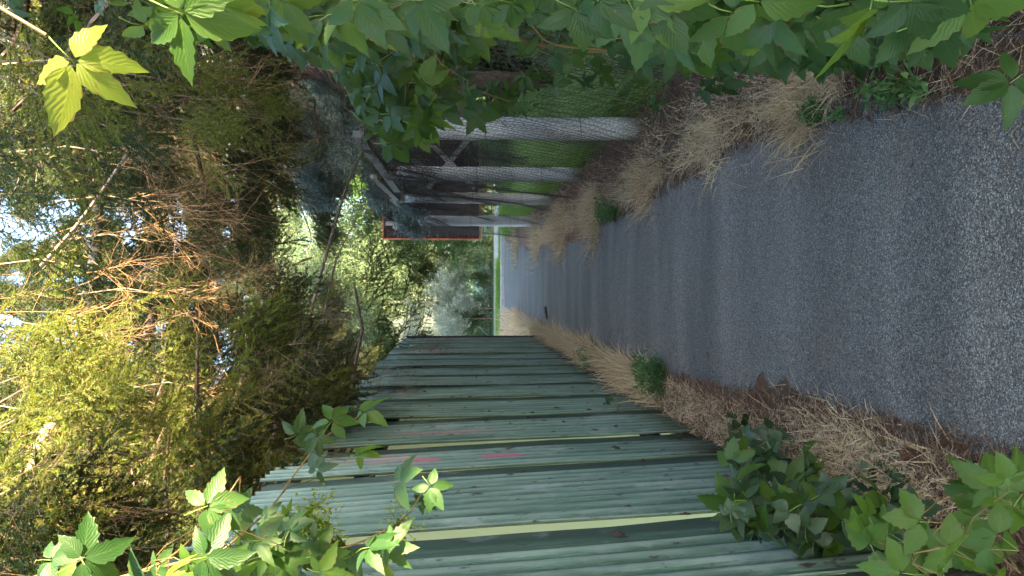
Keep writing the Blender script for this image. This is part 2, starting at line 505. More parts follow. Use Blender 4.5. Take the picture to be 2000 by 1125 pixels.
def scatter_group(src):
    g = bpy.data.node_groups.new('spread_' + src[0], 'GeometryNodeTree')
    g.interface.new_socket('Geometry', in_out='INPUT', socket_type='NodeSocketGeometry')
    g.interface.new_socket('Geometry', in_out='OUTPUT', socket_type='NodeSocketGeometry')
    gi = g.nodes.new('NodeGroupInput'); go = g.nodes.new('NodeGroupOutput')
    ip = g.nodes.new('GeometryNodeInstanceOnPoints')
    jn = g.nodes.new('GeometryNodeJoinGeometry')
    L = g.links.new
    for ob in reversed(src[1]):
        oi = g.nodes.new('GeometryNodeObjectInfo'); oi.inputs['Object'].default_value = ob
        gt = g.nodes.new('GeometryNodeGeometryToInstance')
        L(oi.outputs['Geometry'], gt.inputs[0]); L(gt.outputs[0], jn.inputs[0])
    ar = g.nodes.new('GeometryNodeInputNamedAttribute'); ar.data_type = 'FLOAT_VECTOR'; ar.inputs[0].default_value = 'rot'
    er = g.nodes.new('FunctionNodeEulerToRotation')
    asx = g.nodes.new('GeometryNodeInputNamedAttribute'); asx.data_type = 'FLOAT'; asx.inputs[0].default_value = 'scl'
    ai = g.nodes.new('GeometryNodeInputNamedAttribute'); ai.data_type = 'INT'; ai.inputs[0].default_value = 'idx'
    L(gi.outputs[0], ip.inputs['Points'])
    L(jn.outputs[0], ip.inputs['Instance'])
    ip.inputs['Pick Instance'].default_value = True
    L(ai.outputs[0], ip.inputs['Instance Index'])
    L(ar.outputs[0], er.inputs[0]); L(er.outputs[0], ip.inputs['Rotation'])
    L(asx.outputs[0], ip.inputs['Scale'])
    L(ip.outputs[0], go.inputs[0])
    return g


def euler_from(xa, zh):
    """rotation with local X along xa, local Z close to zh"""
    xa = norm(xa)
    za = norm(zh - xa * np.sum(zh * xa, -1, keepdims=True))
    ya = np.cross(za, xa)
    ry = np.arcsin(np.clip(-xa[:, 2], -1, 1))
    rz = np.arctan2(xa[:, 1], xa[:, 0])
    rx = np.arctan2(ya[:, 2], za[:, 2])
    return np.stack([rx, ry, rz], -1)


def scatter(name, group, pts, xdir, up, scl, nvar, parent=None):
    n = len(pts)
    me = bpy.data.meshes.new(name)
    me.vertices.add(n); me.vertices.foreach_set('co', np.asarray(pts, dtype=np.float32).ravel())
    a = me.attributes.new('rot', 'FLOAT_VECTOR', 'POINT'); a.data.foreach_set('vector', euler_from(xdir, up).astype(np.float32).ravel())
    a = me.attributes.new('scl', 'FLOAT', 'POINT'); a.data.foreach_set('value', np.asarray(scl, dtype=np.float32))
    a = me.attributes.new('idx', 'INT', 'POINT'); a.data.foreach_set('value', rg.integers(0, nvar, n).astype(np.int32))
    o = obj(name, me, parent); o['kind'] = 'stuff'
    md = o.modifiers.new('spread', 'NODES'); md.node_group = group
    return o


def concat(parts):
    Vs, Fs, Ts, o = [], [], [], 0
    for V, Fc, T in parts:
        Vs.append(V); Fs.append(Fc + o); Ts.append(T); o += len(V)
    return np.concatenate(Vs), np.concatenate(Fs), np.concatenate(Ts)


def line_ribbon(a, b, w, tint):
    """crossed thin strips standing for a twig from a to b (arrays)"""
    d = norm(b - a)
    out = []
    s1 = norm(np.cross(d, norm(rg.normal(size=d.shape))))
    s2 = np.cross(d, s1)
    # triangular prism
    n = len(a)
    ring = []
    for k in range(3):
        an = 2 * math.pi * k / 3
        ring.append(s1 * math.cos(an) + s2 * math.sin(an))
    A = np.stack([a + r * w[:, None] for r in ring], 1)
    B = np.stack([b + r * w[:, None] * 0.6 for r in ring], 1)
    V = np.concatenate([A, B], 1).reshape(-1, 3)
    q = np.array([[0, 1, 4, 3], [1, 2, 5, 4], [2, 0, 3, 5]])
    Fc = (np.arange(n)[:, None, None] * 6 + q[None]).reshape(-1, 4)
    return V, Fc, np.repeat(tint, 6)


def needle_spray(seed, mat, twigs=8, L=0.34, nl=0.021, nw=0.0058, dens=115, spread=0.75):
    """conifer spray: a main twig with side twigs, all needled, along +X; drooping sides"""
    r = np.random.default_rng(seed)
    segs = [(np.zeros(3), np.array([L, 0, -0.03]))]
    for i in range(twigs):
        t = 0.08 + 0.8 * (i + 0.5) / twigs
        sgn = 1 if i % 2 else -1
        st = segs[0][0] + (segs[0][1] - segs[0][0]) * t
        l = L * (0.62 - 0.42 * t) * r.uniform(0.7, 1.2)
        dr = np.array([0.75, sgn * spread, r.uniform(-0.35, 0.1)]); dr /= np.linalg.norm(dr)
        segs.append((st, st + dr * l))
    parts = []
    A = np.array([s[0] for s in segs]); B = np.array([s[1] for s in segs])
    bases, dirs = [], []
    for a, b in segs:
        l = np.linalg.norm(b - a); k = max(8, int(dens * l / 0.34))
        t = np.linspace(0.02, 1, k)
        d = (b - a) / l
        bp = a + (b - a) * t[:, None]
        rv = r.normal(size=(k, 3)); rv -= (rv @ d)[:, None] * d; rv /= np.linalg.norm(rv, axis=1, keepdims=True)
        rv[:, 2] = np.abs(rv[:, 2]) * 0.6 + rv[:, 2] * 0.4
        dd = rv * 0.85 + d * 0.65
        bases.append(bp); dirs.append(dd)
    base = np.concatenate(bases); dr = norm(np.concatenate(dirs)); k = len(base)
    side = norm(np.cross(dr, r.normal(size=(k, 3)))) * nw * 0.5
    ln = nl * r.uniform(0.8, 1.25, (k, 1))
    V = np.stack([base - side, base + side, base + dr * ln], 1).reshape(-1, 3)
    Fc = np.arange(3 * k).reshape(-1, 3)
    # twigs as triangles too (prism split)
    tV, tF, tT = line_ribbon(A, B, np.full(len(A), 0.0022), np.full(len(A), 0.2))
    tF = np.concatenate([tF[:, [0, 1, 2]], tF[:, [0, 2, 3]]])
    T = np.repeat(r.random(k), 3)
    V2, F2, T2 = concat([(V, Fc, T), (tV, tF, tT)])
    me = np_mesh('spray', V2, F2, mat, T2)
    me.materials.append(M['deadtwig'])
    mi = np.zeros(len(F2), dtype=np.int32); mi[len(Fc):] = 1
    me.polygons.foreach_set('material_index', mi)
    return me


def bare_spray(seed, mat, L=0.5, gens=3, width=0.0022, curl=0.5, kids=5):
    """leafless curly twig bundle along +X"""
    r = np.random.default_rng(seed)
    segsA, segsB, W = [], [], []

    def grow(p, d, l, w, g):
        k = 6
        q = p.copy(); dd = d.copy()
        pts = [q.copy()]
        cv = r.normal(size=3) * curl * 0.35
        for i in range(k):
            dd = dd + cv / k * 1.5 + r.normal(size=3) * 0.10 * curl
            dd /= np.linalg.norm(dd)
            q = q + dd * l / k
            pts.append(q.copy())
            segsA.append(pts[-2]); segsB.append(pts[-1]); W.append(w * (1 - 0.6 * i / k))
        if g > 0:
            for j in range(kids):
                t = r.integers(1, k + 1)
                nd = (pts[t] - pts[t - 1]); nd /= np.linalg.norm(nd)
                nd = nd + r.normal(size=3) * 0.55; nd /= np.linalg.norm(nd)
                grow(pts[t], nd, l * r.uniform(0.4, 0.7), w * 0.65, g - 1)
    grow(np.zeros(3), np.array([1.0, 0, 0]), L, width, gens - 1)
    A, B, W = np.array(segsA), np.array(segsB), np.array(W)
    V, Fc, T = line_ribbon(A, B, W, np.repeat(r.random(len(A) // 6), 6))
    return np_mesh('twig', V, Fc, mat, T)


def leaf_cluster(seed, mat, n=46, L=0.45, ll=0.075, lw=0.016, droop=0.35, spread=0.10):
    """broadleaf twig with narrow leaves along +X"""
    r = np.random.default_rng(seed)
    t = r.random(n)
    base = np.stack([t * L, r.normal(size=n) * spread * 0.4, -t * t * 0.12 + r.normal(size=n) * spread * 0.4], 1)
    d = r.normal(size=(n, 3)) * 0.75 + np.array([0.7, 0, -droop])
    d = norm(d)
    s = norm(np.cross(d, r.normal(size=(n, 3))))
    ln = ll * r.uniform(0.7, 1.3, (n, 1)); wd = lw * r.uniform(0.8, 1.2, (n, 1)) * 0.5
    nn = np.cross(d, s)
    V = np.stack([base, base + d * ln * 0.45 + s * wd + nn * wd * 0.4, base + d * ln, base + d * ln * 0.45 - s * wd + nn * wd * 0.4], 1).reshape(-1, 3)
    Fc = np.arange(4 * n).reshape(-1, 4)
    return np_mesh('leafy_twig', V, Fc, mat, np.repeat(r.random(n), 4))


SPR = scatter_group(src_collection('green_spray', [needle_spray(i, 'needle') for i in range(4)]))
SPRL = scatter_group(src_collection('light_spray', [needle_spray(20 + i, 'needle_light', nl=0.023, nw=0.0056) for i in range(3)]))
SPRB = scatter_group(src_collection('blue_spray', [needle_spray(30 + i, 'needle_blue', nl=0.030, nw=0.0085, dens=85) for i in range(3)]))
BARE = scatter_group(src_collection('bare_twig', [bare_spray(50 + i, 'deadtwig') for i in range(4)]))
GOLD = scatter_group(src_collection('sunlit_twig', [bare_spray(55 + i, 'litgoldtwig') for i in range(3)]))
BROWN = scatter_group(src_collection('brown_twig', [bare_spray(60 + i, 'needle_brown', L=0.42, width=0.0034, kids=7) for i in range(3)]))
WIL = scatter_group(src_collection('willow_twig', [leaf_cluster(70 + i, 'willow') for i in range(4)]))
WILD = scatter_group(src_collection('dark_leaf_twig', [leaf_cluster(80 + i, 'willow_dark', ll=0.07, lw=0.03) for i in range(3)]))
SIL = scatter_group(src_collection('silver_twig', [leaf_cluster(90 + i, 'silver', ll=0.07, lw=0.014, droop=-0.2, n=52) for i in range(3)]))
HED = scatter_group(src_collection('hedge_twig', [leaf_cluster(95 + i, 'willow_dark', n=60, L=0.5, ll=0.11, lw=0.06) for i in range(3)]))

# ------------------------------------------------------------------ ground
def lat(tab, d):
    ds = [a for a, _ in tab]; xs = [b for _, b in tab]
    return float(np.interp(d, ds, xs))


LEFT = [(0, -0.48), (2.3, -0.50), (3.2, -0.54), (4.4, -0.66), (6.5, -0.74), (9, -0.76), (15, -0.95), (22, -1.15), (25, -1.25)]
RIGHT = [(0, 0.58), (2.0, 0.58), (2.4, 0.60), (3.2, 0.68), (3.8, 0.72), (6.3, 0.63), (10, 0.58), (15, 0.60), (22, 0.95), (25, 1.25)]
HG = 0.0
gm = MB()
gm.add([(-150, -60, -0.012), (150, -60, -0.012), (150, 300, -0.012), (-150, 300, -0.012)], [(0, 1, 2, 3)])
tag(build('ground', gm, 'soil'), 'bare brown soil ground under dry litter beside the lane', None, None, 'structure')

# asphalt lane with ragged edges, slightly crowned and uneven
ys = np.concatenate([np.arange(-6, 0, 0.2), np.arange(0, 9, 0.02), np.arange(9, 26.01, 0.08)])
nx = 15
V = []
wl = 0; wr = 0
n1 = rg.normal(size=len(ys)); n2 = rg.normal(size=len(ys))
def smooth(a, k):
    return np.convolve(a, np.ones(k) / k, 'same') * math.sqrt(k)
eL = smooth(n1, 25) * 0.035 + smooth(rg.normal(size=len(ys)), 5) * 0.016
eR = smooth(n2, 25) * 0.035 + smooth(rg.normal(size=len(ys)), 5) * 0.016
for i, y in enumerate(ys):
    a = lat(LEFT, y) + eL[i]; b = lat(RIGHT, y) + eR[i]
    for j in range(nx):
        t = j / (nx - 1)
        x = a + (b - a) * t
        z = 0.014 * math.sin(math.pi * t) + 0.008 * math.sin(y * 2.9 + 1.3 * math.sin(x * 2)) + 0.006 * math.sin(y * 6.3 + x * 3) + 0.003
        if j in (0, nx - 1): z = -0.010
        V.append((x, y, z + 0.004))
V = np.array(V)
q = []
for i in range(len(ys) - 1):
    for j in range(nx - 1):
        a = i * nx + j
        q.append((a, a + 1, a + 1 + nx, a + nx))
path = obj('asphalt_path', np_mesh('asphalt_path', V, np.array(q), 'asphalt', smooth=True))
tag(path, 'narrow worn grey asphalt footpath between fence and netting', None, None, 'structure')

# kerb, strip of grass, cross road beyond, lawn on the far side
kb = MB(); kb.box((0, 26.2, 0.05), (3.4, 0.32, 0.14))
tag(build('kerb', kb, 'kerb'), 'pale kerb at the far end of the footpath', None, None, 'structure')
fg = MB(); fg.add([(-40, 26.4, 0.02), (40, 26.4, 0.02), (40, 28.2, 0.10), (-40, 28.2, 0.10)], [(0, 1, 2, 3)])
tag(build('grass_bank', fg, simple('bank_green', (0.06, 0.15, 0.03), 0.9, 0.4, 5)), None, None, None, 'structure')
rd = MB(); rd.add([(-40, 28.2, 0.106), (40, 28.2, 0.106), (40, 31.5, 0.13), (-40, 31.5, 0.13)], [(0, 1, 2, 3)])
tag(build('road', rd, 'road'), 'pale cross road beyond the end of the footpath', None, None, 'structure')
lw = MB(); lw.add([(-60, 31.5, 0.136), (60, 31.5, 0.136), (60, 80, 1.2), (-60, 80, 1.2)], [(0, 1, 2, 3)])
tag(build('lawn', lw, simple('lawn_green', (0.07, 0.15, 0.04), 0.9, 0.4, 5)), None, None, None, 'structure')
# green yard on the right behind the netting
yd = MB(); yd.add([(1.55, 4.5, -0.004), (14, 4.5, -0.004), (14, 26, -0.004), (1.55, 26, -0.004)], [(0, 1, 2, 3)])
tag(build('yard_lawn', yd, simple('yard_green', (0.15, 0.27, 0.08), 0.9, 0.4, 5)), None, None, None, 'structure')

# ------------------------------------------------------------------ grass, straw, litter (stuff)
def blades(name, base, h, w, bend, mat, label, segs=3, lean=0.35, bias=(0, 0, 1)):
    n = len(base)
    d = rg.normal(size=(n, 3)) * lean + np.array(bias)
    V, Fc, T = ribbons(base, d, h * rg.uniform(0.6, 1.25, n), w * rg.uniform(0.7, 1.3, n), bend * rg.uniform(0.2, 1.6, n), segs)
    o = obj(name, np_mesh(name, V, Fc, mat, T))
    return tag(o, label, None, None, 'stuff')


# pine needle / straw litter both sides, denser near the camera
def edge_points(tab, n, d0, d1, w0, w1, side, p=1.6):
    t = rg.random(n) ** p
    d = d0 + (d1 - d0) * t
    xs = np.interp(d, [a for a, _ in tab], [b for _, b in tab])
    off = np.abs(rg.normal(size=n)) * 0.5
    off = off % 1.0
    x = xs + side * (w0 + (w1 - w0) * off)
    return np.stack([x, d, np.zeros(n)], 1)


parts = []
for tab, side, w1 in ((LEFT, -1, 0.62), (RIGHT, 1, 1.0)):
    b = edge_points(tab, 30000, 1.2, 11, -0.04, w1, side)
    n = len(b)
    b[:, 2] = 0.004 + rg.random(n) * 0.03
    d = rg.normal(size=(n, 3)); d[:, 2] *= 0.16
    parts.append(ribbons(b, d, rg.uniform(0.02, 0.085, n), rg.uniform(0.0016, 0.005, n), np.full(n, 0.1), 1, rg.random(n) ** 1.3))
    # a few strays blown onto the asphalt
    b = edge_points(tab, 900, 1.4, 9, -0.30, 0.0, side)
    n = len(b); b[:, 2] = 0.028
    d = rg.normal(size=(n, 3)); d[:, 2] *= 0.05
    parts.append(ribbons(b, d, rg.uniform(0.01, 0.05, n), rg.uniform(0.001, 0.003, n), np.full(n, 0.05), 1, rg.random(n)))
V, Fc, T = concat(parts)
tag(obj('needle_litter', np_mesh('needle_litter', V, Fc, 'litter', T)), 'brown pine needle and straw litter covering both verges', None, None, 'stuff')

# pale straw patches lying on the verges
def straw_patch(cx, cy, rx, ry, n, h, label, mat='straw', lean=0.6, bend=0.35, bias=(0, 0, 0.8), w=0.0035):
    a = rg.normal(size=(n, 2)) * 0.5
    b = np.stack([cx + a[:, 0] * rx, cy + a[:, 1] * ry, np.full(n, -0.005)], 1)
    return blades('dry_grass' if mat == 'straw' else 'green_weeds', b, h, w, bend, mat, label, 4, lean, bias)


# left verge: continuous run of standing dry grass
n = 20000
t = rg.random(n) ** 0.8
d = 5.6 + 14.5 * t
xl = np.interp(d, [a for a, _ in LEFT], [b for _, b in LEFT])
xf = -1.0
x = xl - 0.0 - (xl - xf) * np.abs(rg.normal(size=n) * 0.45) % 1.0 * 1.0
keep = rg.random(n) < (0.35 + 0.65 * (np.sin(d * 2.3) * 0.5 + 0.5))
b = np.stack([np.maximum(x, -0.96), d, np.full(n, -0.01)], 1)[keep]
blades('dry_grass', b, 0.34, 0.009, 0.4, 'straw', 'run of pale dry grass standing along the foot of the green fence', 4, 0.35, (0.15, 0, 1))
# left far taller straw beyond the fence end
n = 2500
b = np.stack([rg.uniform(-2.2, -0.95, n), rg.uniform(13.8, 25.5, n), np.zeros(n)], 1)
blades('dry_grass', b, 0.45, 0.012, 0.35, 'straw', 'tall pale dry grass beyond the far end of the green fence', 3, 0.3)

# right verge clumps: each a tuft
def tuft(px, py, r_, h, n, label, mat='straw', w=0.0050, lean=0.6, bend=0.5, name='grass_tuft', cat='grass tuft', bias=(-0.2, -0.1, 0.9), group=None):
    c = G(px, py)
    a = rg.normal(size=(n, 2)) * 0.5 * r_
    base = np.stack([a[:, 0], a[:, 1], np.full(n, -0.008)], 1)
    dd = rg.normal(size=(n, 3)) * lean + np.array(bias)
    h *= 1.2
    V, Fc, T = ribbons(base, dd, h * rg.uniform(0.5, 1.25, n), w * rg.uniform(0.7, 1.4, n), bend * rg.uniform(0.2, 1.6, n), 4)
    o = obj(name, np_mesh(name, V, Fc, mat, T), None, (c.x, c.y, 0))
    return tag(o, label, cat, group)


GT = 'dry grass tufts along the right verge'
tuft(1575, 205, 0.20, 0.26, 800, 'pale straw tuft on the right verge just in front of the thick nearest post', group=GT, w=0.003)
tuft(1400, 275, 0.20, 0.20, 700, 'flattened curly straw tuft at the right asphalt edge near the nearest post base', group=GT, lean=0.8, w=0.003)
tuft(1265, 355, 0.22, 0.25, 900, 'golden straw tuft beside the right verge below the second post', group=GT)
tuft(1165, 420, 0.32, 0.34, 1500, 'large pale dry grass tuft at the foot of the third post', group=GT, w=0.005)
tuft(1100, 445, 0.4, 0.34, 1500, 'tall sandy dry grass tuft at the foot of the fourth post', group=GT, w=0.006)
tuft(1050, 470, 0.45, 0.28, 900, 'small brownish dry grass tuft beyond the last grey post', group=GT, w=0.007)
tuft(1010, 480, 0.5, 0.3, 700, 'farthest pale dry grass tuft by the kerb', group=GT, w=0.01)

n = 16000
d = 2.9 + 13 * rg.random(n) ** 1.3
xr = np.interp(d, [a_ for a_, _ in RIGHT], [b_ for _, b_ in RIGHT])
b = np.stack([xr + 0.06 + np.abs(rg.normal(size=n)) * 0.22, d, np.full(n, -0.005)], 1)
keep = rg.random(n) < 0.25 + 0.75 * (np.sin(d * 3.1 + np.sin(d * 1.3) * 2) * 0.5 + 0.5)
blades('dry_grass', b[keep], 0.19, 0.0045, 0.5, 'straw', 'pale fluffy dry grass run along the right verge below the netting', 4, 0.6, (-0.25, -0.1, 0.8))
n = 7000
d = 2.0 + 4.2 * rg.random(n)
xl = np.interp(d, [a_ for a_, _ in LEFT], [b_ for _, b_ in LEFT])
b = np.stack([xl - 0.04 - rg.random(n) ** 1.3 * np.where(d < 3.2, 0.26, 0.30), d, np.full(n, -0.005)], 1)
keep = rg.random(n) < 0.15 + 0.85 * (np.sin(d * 2.6 + 1) * 0.5 + 0.5)
blades('dry_grass', b[keep], 0.13, 0.0034, 0.5, 'straw', 'sparse dry straw run on the left verge nearest the camera', 4, 0.8, (0.2, -0.1, 0.5))
# straw on the near left verge
straw_patch(-0.66, 2.75, 0.14, 0.6, 2600, 0.14, 'flattened tan straw lying on the near left verge', lean=1.0, bend=0.3, bias=(0.2, 0, 0.30), w=0.0034)
straw_patch(-0.82, 3.9, 0.12, 0.7, 1800, 0.13, 'thin dry straw on the left verge below the fence sheets', lean=0.9, bend=0.3, bias=(0.2, 0, 0.35), w=0.0026)
straw_patch(1.05, 3.6, 0.5, 1.6, 2500, 0.14, 'thin dry straw on the right verge under the netting', lean=0.9, bend=0.3, bias=(-0.2, 0, 0.35), w=0.0026)
straw_patch(0.85, 2.1, 0.35, 0.5, 1200, 0.15, 'thin brown straw on the near right verge', lean=1.0, bend=0.3, bias=(-0.2, 0, 0.3), w=0.0022)

# green grass in the yard, on the bank and lawn
n = 24000
b = np.stack([1.42 + rg.random(n) ** 1.5 * 6.5, 4.5 + rg.random(n) * 20, np.full(n, -0.01)], 1)
blades('yard_grass', b, 0.45, 0.012, 0.4, 'grass', 'rough green grass growing behind the wire netting', 3, 0.35)
n = 7000
b = np.stack([rg.uniform(-5, 5, n), rg.uniform(26.5, 28.1, n), np.zeros(n) + 0.03], 1)
blades('bank_grass', b, 0.16, 0.02, 0.3, 'grass', 'bright green grass strip beyond the pale kerb', 2, 0.35)

n = 6000
b = np.stack([rg.uniform(-5, 0.7, n), rg.uniform(27.3, 28.3, n), np.zeros(n) + 0.06], 1)
blades('bank_grass', b, 0.26, 0.02, 0.3, 'grass', 'taller green grass hiding the road at the left of the bank', 2, 0.35)

n = 16000
d = 5.2 + 12 * rg.random(n) ** 1.2
b = np.stack([1.62 + rg.random(n) ** 1.3 * (0.25 * d), d, np.full(n, -0.01)], 1)
blades('yard_growth', b, 0.62, 0.012, 0.45, 'feathery', 'tall feathery light green growth behind the wire netting', 4, 0.28)
# green weeds as individual plants
def weed(px, py, r_, h, n, label, mat='weed', name='weed', lw_=0.02):
    c = G(px, py)
    k = n
    sub = rg.normal(size=(7, 3)) * np.array([r_ * 0.55, r_ * 0.75, 0]); sh = rg.uniform(0.35, 1.15, 7); si = rg.integers(0, 7, k)
    base = sub[si] + rg.normal(size=(k, 3)) * np.array([r_, r_, 0]) * 0.20
    hh = rg.random(k) ** 0.8 * h * sh[si]
    pts = base * (0.7 + 0.5 * (hh / h))[:, None]; pts[:, 2] = hh
    dd = rg.normal(size=(k, 3)) * 0.7 + np.array([0, 0, 0.5])
    V, Fc, T = ribbons(pts, dd, rg.uniform(0.02, 0.05, k), rg.uniform(0.5, 1.2, k) * lw_ * 0.5, rg.random(k) * 0.4, 2)
    o = tag(thing(name, label, 'weed', (c.x, c.y, 0), 'small green weeds on the verges'))
    obj('foliage', np_mesh('foliage', V, Fc, mat, T), o)
    st = MB()
    for i in range(14):
        a = rnd.uniform(0, 6.28); q = rnd.uniform(0.2, 0.9) * r_
        st.tube([(0.02 * math.cos(a), 0.02 * math.sin(a), -0.01), (q * 0.5 * math.cos(a), q * .5 * math.sin(a), h * 0.45), (q * math.cos(a), q * math.sin(a), h * rnd.uniform(0.6, 1.0))], [0.0016, 0.0013, 0.0008], 4)
    build('stem', st, 'greenstem', o)
    return o


weed(1290, 745, 0.22, 0.24, 1800, 'bushy grey green weed at the foot of the fence beside the lane')
weed(1170, 697, 0.22, 0.24, 1000, 'small light green weed in the dry grass along the fence')
weed(1205, 415, 0.20, 0.22, 1100, 'green weed among the straw tufts on the right verge')
weed(1620, 215, 0.08, 0.10, 500, 'small dark green weed in the litter at the near right verge')
weed(1790, 165, 0.10, 0.14, 300, 'wilted grey green weed under the creeper at the near right', lw_=0.035)

# ------------------------------------------------------------------ left fence of corrugated sheets
XF = -1.0
fence = thing('corrugated_fence', 'long green painted corrugated sheet fence along the left of the lane', 'fence', (XF, 1.2, 0))
joints = [1.15, 1.60, 2.10, 2.76, 3.98, 4.75, 5.60, 6.50, 7.30, 8.1, 8.9, 9.7, 10.5, 11.4, 12.4, 13.6]
def base_x(y):
    return float(np.interp(y, [1, 2, 3, 3.8, 4.6, 7, 14], [-0.80, -0.82, -0.86, -0.93, -0.98, -1.0, -1.05])) - XF
def lean_at(y):
    return float(np.interp(y, [1, 2.8, 3.3, 4.3, 6, 9, 14], [0.06, 0.055, 0.052, 0.042, 0.022, 0.010, 0.004]))
for i in range(len(joints) - 1):
    ga = [0.01, 0.008, 0.010, 0.010, 0.030, 0.018, 0.026, 0.006, 0.010, 0.003, 0.008, 0.003, 0.006, 0.003, 0.008, 0.003, 0.003]
    y0, y1 = joints[i] + ga[i], joints[i + 1] - ga[i + 1]
    L = y1 - y0
    per = 0.108 * rnd.uniform(0.95, 1.05)
    fl = 0.15 if L > 0.5 else 0.08   # flat flange at far end
    top = 2.50 + rnd.uniform(-0.03, 0.03) + (0.02 if i < 6 else 0)
    ln0 = lean_at(y0) + rnd.uniform(-0.006, 0.006)
    skew = rnd.uniform(-0.012, 0.012) * (1 if i > 6 else 0.4) + (0.03 if i == 7 else 0)
    ncol = int(L / 0.0085)
    nrow = 9
    V = []; CR = []; ph = rnd.uniform(0, 6.28)
    for r_ in range(nrow):
        z = -0.03 + (top + 0.03) * r_ / (nrow - 1)
        wob = 0.008 * math.sin(z * 2.2 + ph) + 0.01 * math.sin(z * 0.9 + ph * 2)
        for c_ in range(ncol + 1):
            s_ = c_ / ncol
            yy = s_ * L
            flat = 1 / (1 + math.exp(-((L - fl) - yy) * 60))   # 1 on ridges, 0 on flange
            a = 2 * math.pi * yy / per
            prof = 0.011 * (math.cos(a) + 0.22 * math.cos(2 * a + 0.5)) * flat
            fx = prof + (1 - flat) * 0.006
            CR.append((0.5 + 0.5 * math.cos(a)) * flat)  # crest height, drives the painted ridge shading
            edge = 0.006 * math.sin(z * 9 + ph) + 0.004 * math.sin(z * 23 + ph) if c_ in (0, ncol) else 0
            ttop = z + (0.012 * math.sin(a) * 0.5 if r_ == nrow - 1 else 0)
            V.append((base_x(y0 + yy) + fx - ln0 * z + wob * 0.6, (y0 - 1.2) + yy + skew * z + edge, ttop))
    V = np.array(V); q = []
    for r_ in range(nrow - 1):
        for c_ in range(ncol):
            a = r_ * (ncol + 1) + c_
            q.append((a, a + 1, a + ncol + 2, a + ncol + 1))
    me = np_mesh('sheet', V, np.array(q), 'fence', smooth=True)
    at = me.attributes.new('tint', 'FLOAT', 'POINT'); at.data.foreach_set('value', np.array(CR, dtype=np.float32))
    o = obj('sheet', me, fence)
    md = o.modifiers.new('t', 'SOLIDIFY'); md.thickness = 0.006; md.offset = 0
    # pale backing strip seen through the joint
    if True:
        yj = joints[i] - 1.2
        sb = MB()
        la = lean_at(joints[i])
        vs = []
        for zz, s_ in ((-0.02, 0), (2.44, 1)):
            for yy in (-0.02, (joints[i + 1] - joints[i]) - 0.026):
                for xx in (0.018, 0.012):
                    vs.append((base_x(yj + 1.2 + yy) - 0.13 + xx - la * zz, yj + yy, zz))
        sb.add(vs, [(0, 2, 6, 4), (1, 5, 7, 3), (0, 4, 5, 1), (2, 3, 7, 6), (4, 6, 7, 5), (0, 1, 3, 2)])
        build('backing_sheet', sb, 'pale', fence)
for zz in (0.22, 2.04):
    rb = MB(); k = 30; vs = []; fs = []
    for j in range(k + 1):
        ya = -0.05 + 12.4 * j / k
        xc = base_x(1.2 + ya) - 0.070 - lean_at(1.2 + ya) * zz; zc = zz + 0.006 * math.sin(j * 0.4)
        vs += [(xc - 0.025, ya, zc - 0.043), (xc + 0.025, ya, zc - 0.043), (xc + 0.025, ya, zc + 0.043), (xc - 0.025, ya, zc + 0.043)]
    for j in range(k):
        for q_ in range(4):
            a_ = j * 4 + q_; b_ = j * 4 + (q_ + 1) % 4
            fs.append((a_, a_ + 4, b_ + 4, b_))
    fs += [(0, 1, 2, 3), (k * 4 + 3, k * 4 + 2, k * 4 + 1, k * 4)]
    rb.add(vs, fs)
    build('rail', rb, 'rail', fence)
eb = MB(); eb.box((base_x(13.6) - 0.03, 12.48, 1.22), (0.10, 0.10, 2.48))
build('end_post', eb, 'darkwood', fence)
# small dark brackets / fungus-like knots on sheets
kn = MB()
for _ in range(45):
    y = rnd.uniform(2.6, 12); z = rnd.uniform(0.15, 2.2)
    la = lean_at(y)
    c = Vector((base_x(y) + 0.012 - la * z, y - 1.2, z))
    r1, r2 = rnd.uniform(0.006, 0.016), rnd.uniform(0.010, 0.035)
    vs = [tuple(c + Vector((0.008, 0, 0)))]
    for j in range(7):
        a = 2 * math.pi * j / 7
        vs.append(tuple(c + Vector((-0.004, r1 * math.cos(a) * rnd.uniform(.7, 1.2), r2 * math.sin(a) * rnd.uniform(.7, 1.2)))))
    kn.add(vs, [(0, j + 1, (j + 1) % 7 + 1) for j in range(7)])
tag(build('rust_blisters', kn, simple('blister', (0.06, 0.035, 0.028), 0.9), fence), None, None, None, 'stuff')

# ------------------------------------------------------------------ right posts
posts = [(1.27, 6.35, 2.10, 0.094, -0.010, 'nearest and thickest grey weathered post wrapped by the netting'),
         (1.30, 9.40, 2.30, 0.088, 0.000, 'second grey weathered post with a block under the sloping beam'),
         (1.32, 12.5, 2.42, 0.092, 0.008, 'third slimmer grey post between two netting spans'),
         (1.17, 15.4, 2.36, 0.105, 0.004, 'farthest grey post at the end of the netting by the dark board')]
for (x, y, h, r_, ln, lab) in posts:
    t = thing('fence_post', lab, 'post', (x, y, 0), 'grey posts holding the wire netting')
    mb = MB()
    k = 9
    pts = [(ln * h * i / k + 0.004 * math.sin(i * 1.7), 0.004 * math.cos(i * 2.1), -0.02 + h * i / k) for i in range(k + 1)]
    mb.tube(pts, [r_ * (1.03 - 0.06 * i / k) for i in range(k + 1)], 20)
    build('shaft', mb, 'concrete', t, smooth=True)
    cb = MB(); cb.box((ln * h, 0, h + 0.028), (r_ * 1.7, r_ * 1.7, 0.09))
    build('cap_block', cb, 'greywood', t)
    for z in (0.5, 1.3, 2.1):
        wb = MB()
        wb.tube([(ln * z + (r_ + 0.004) * math.cos(a), (r_ + 0.004) * math.sin(a), z + 0.01 * math.sin(a * 1.5)) for a in np.linspace(0, 6.28, 15)], 0.003, 4)
        build('wire_tie', wb, 'wire', t)

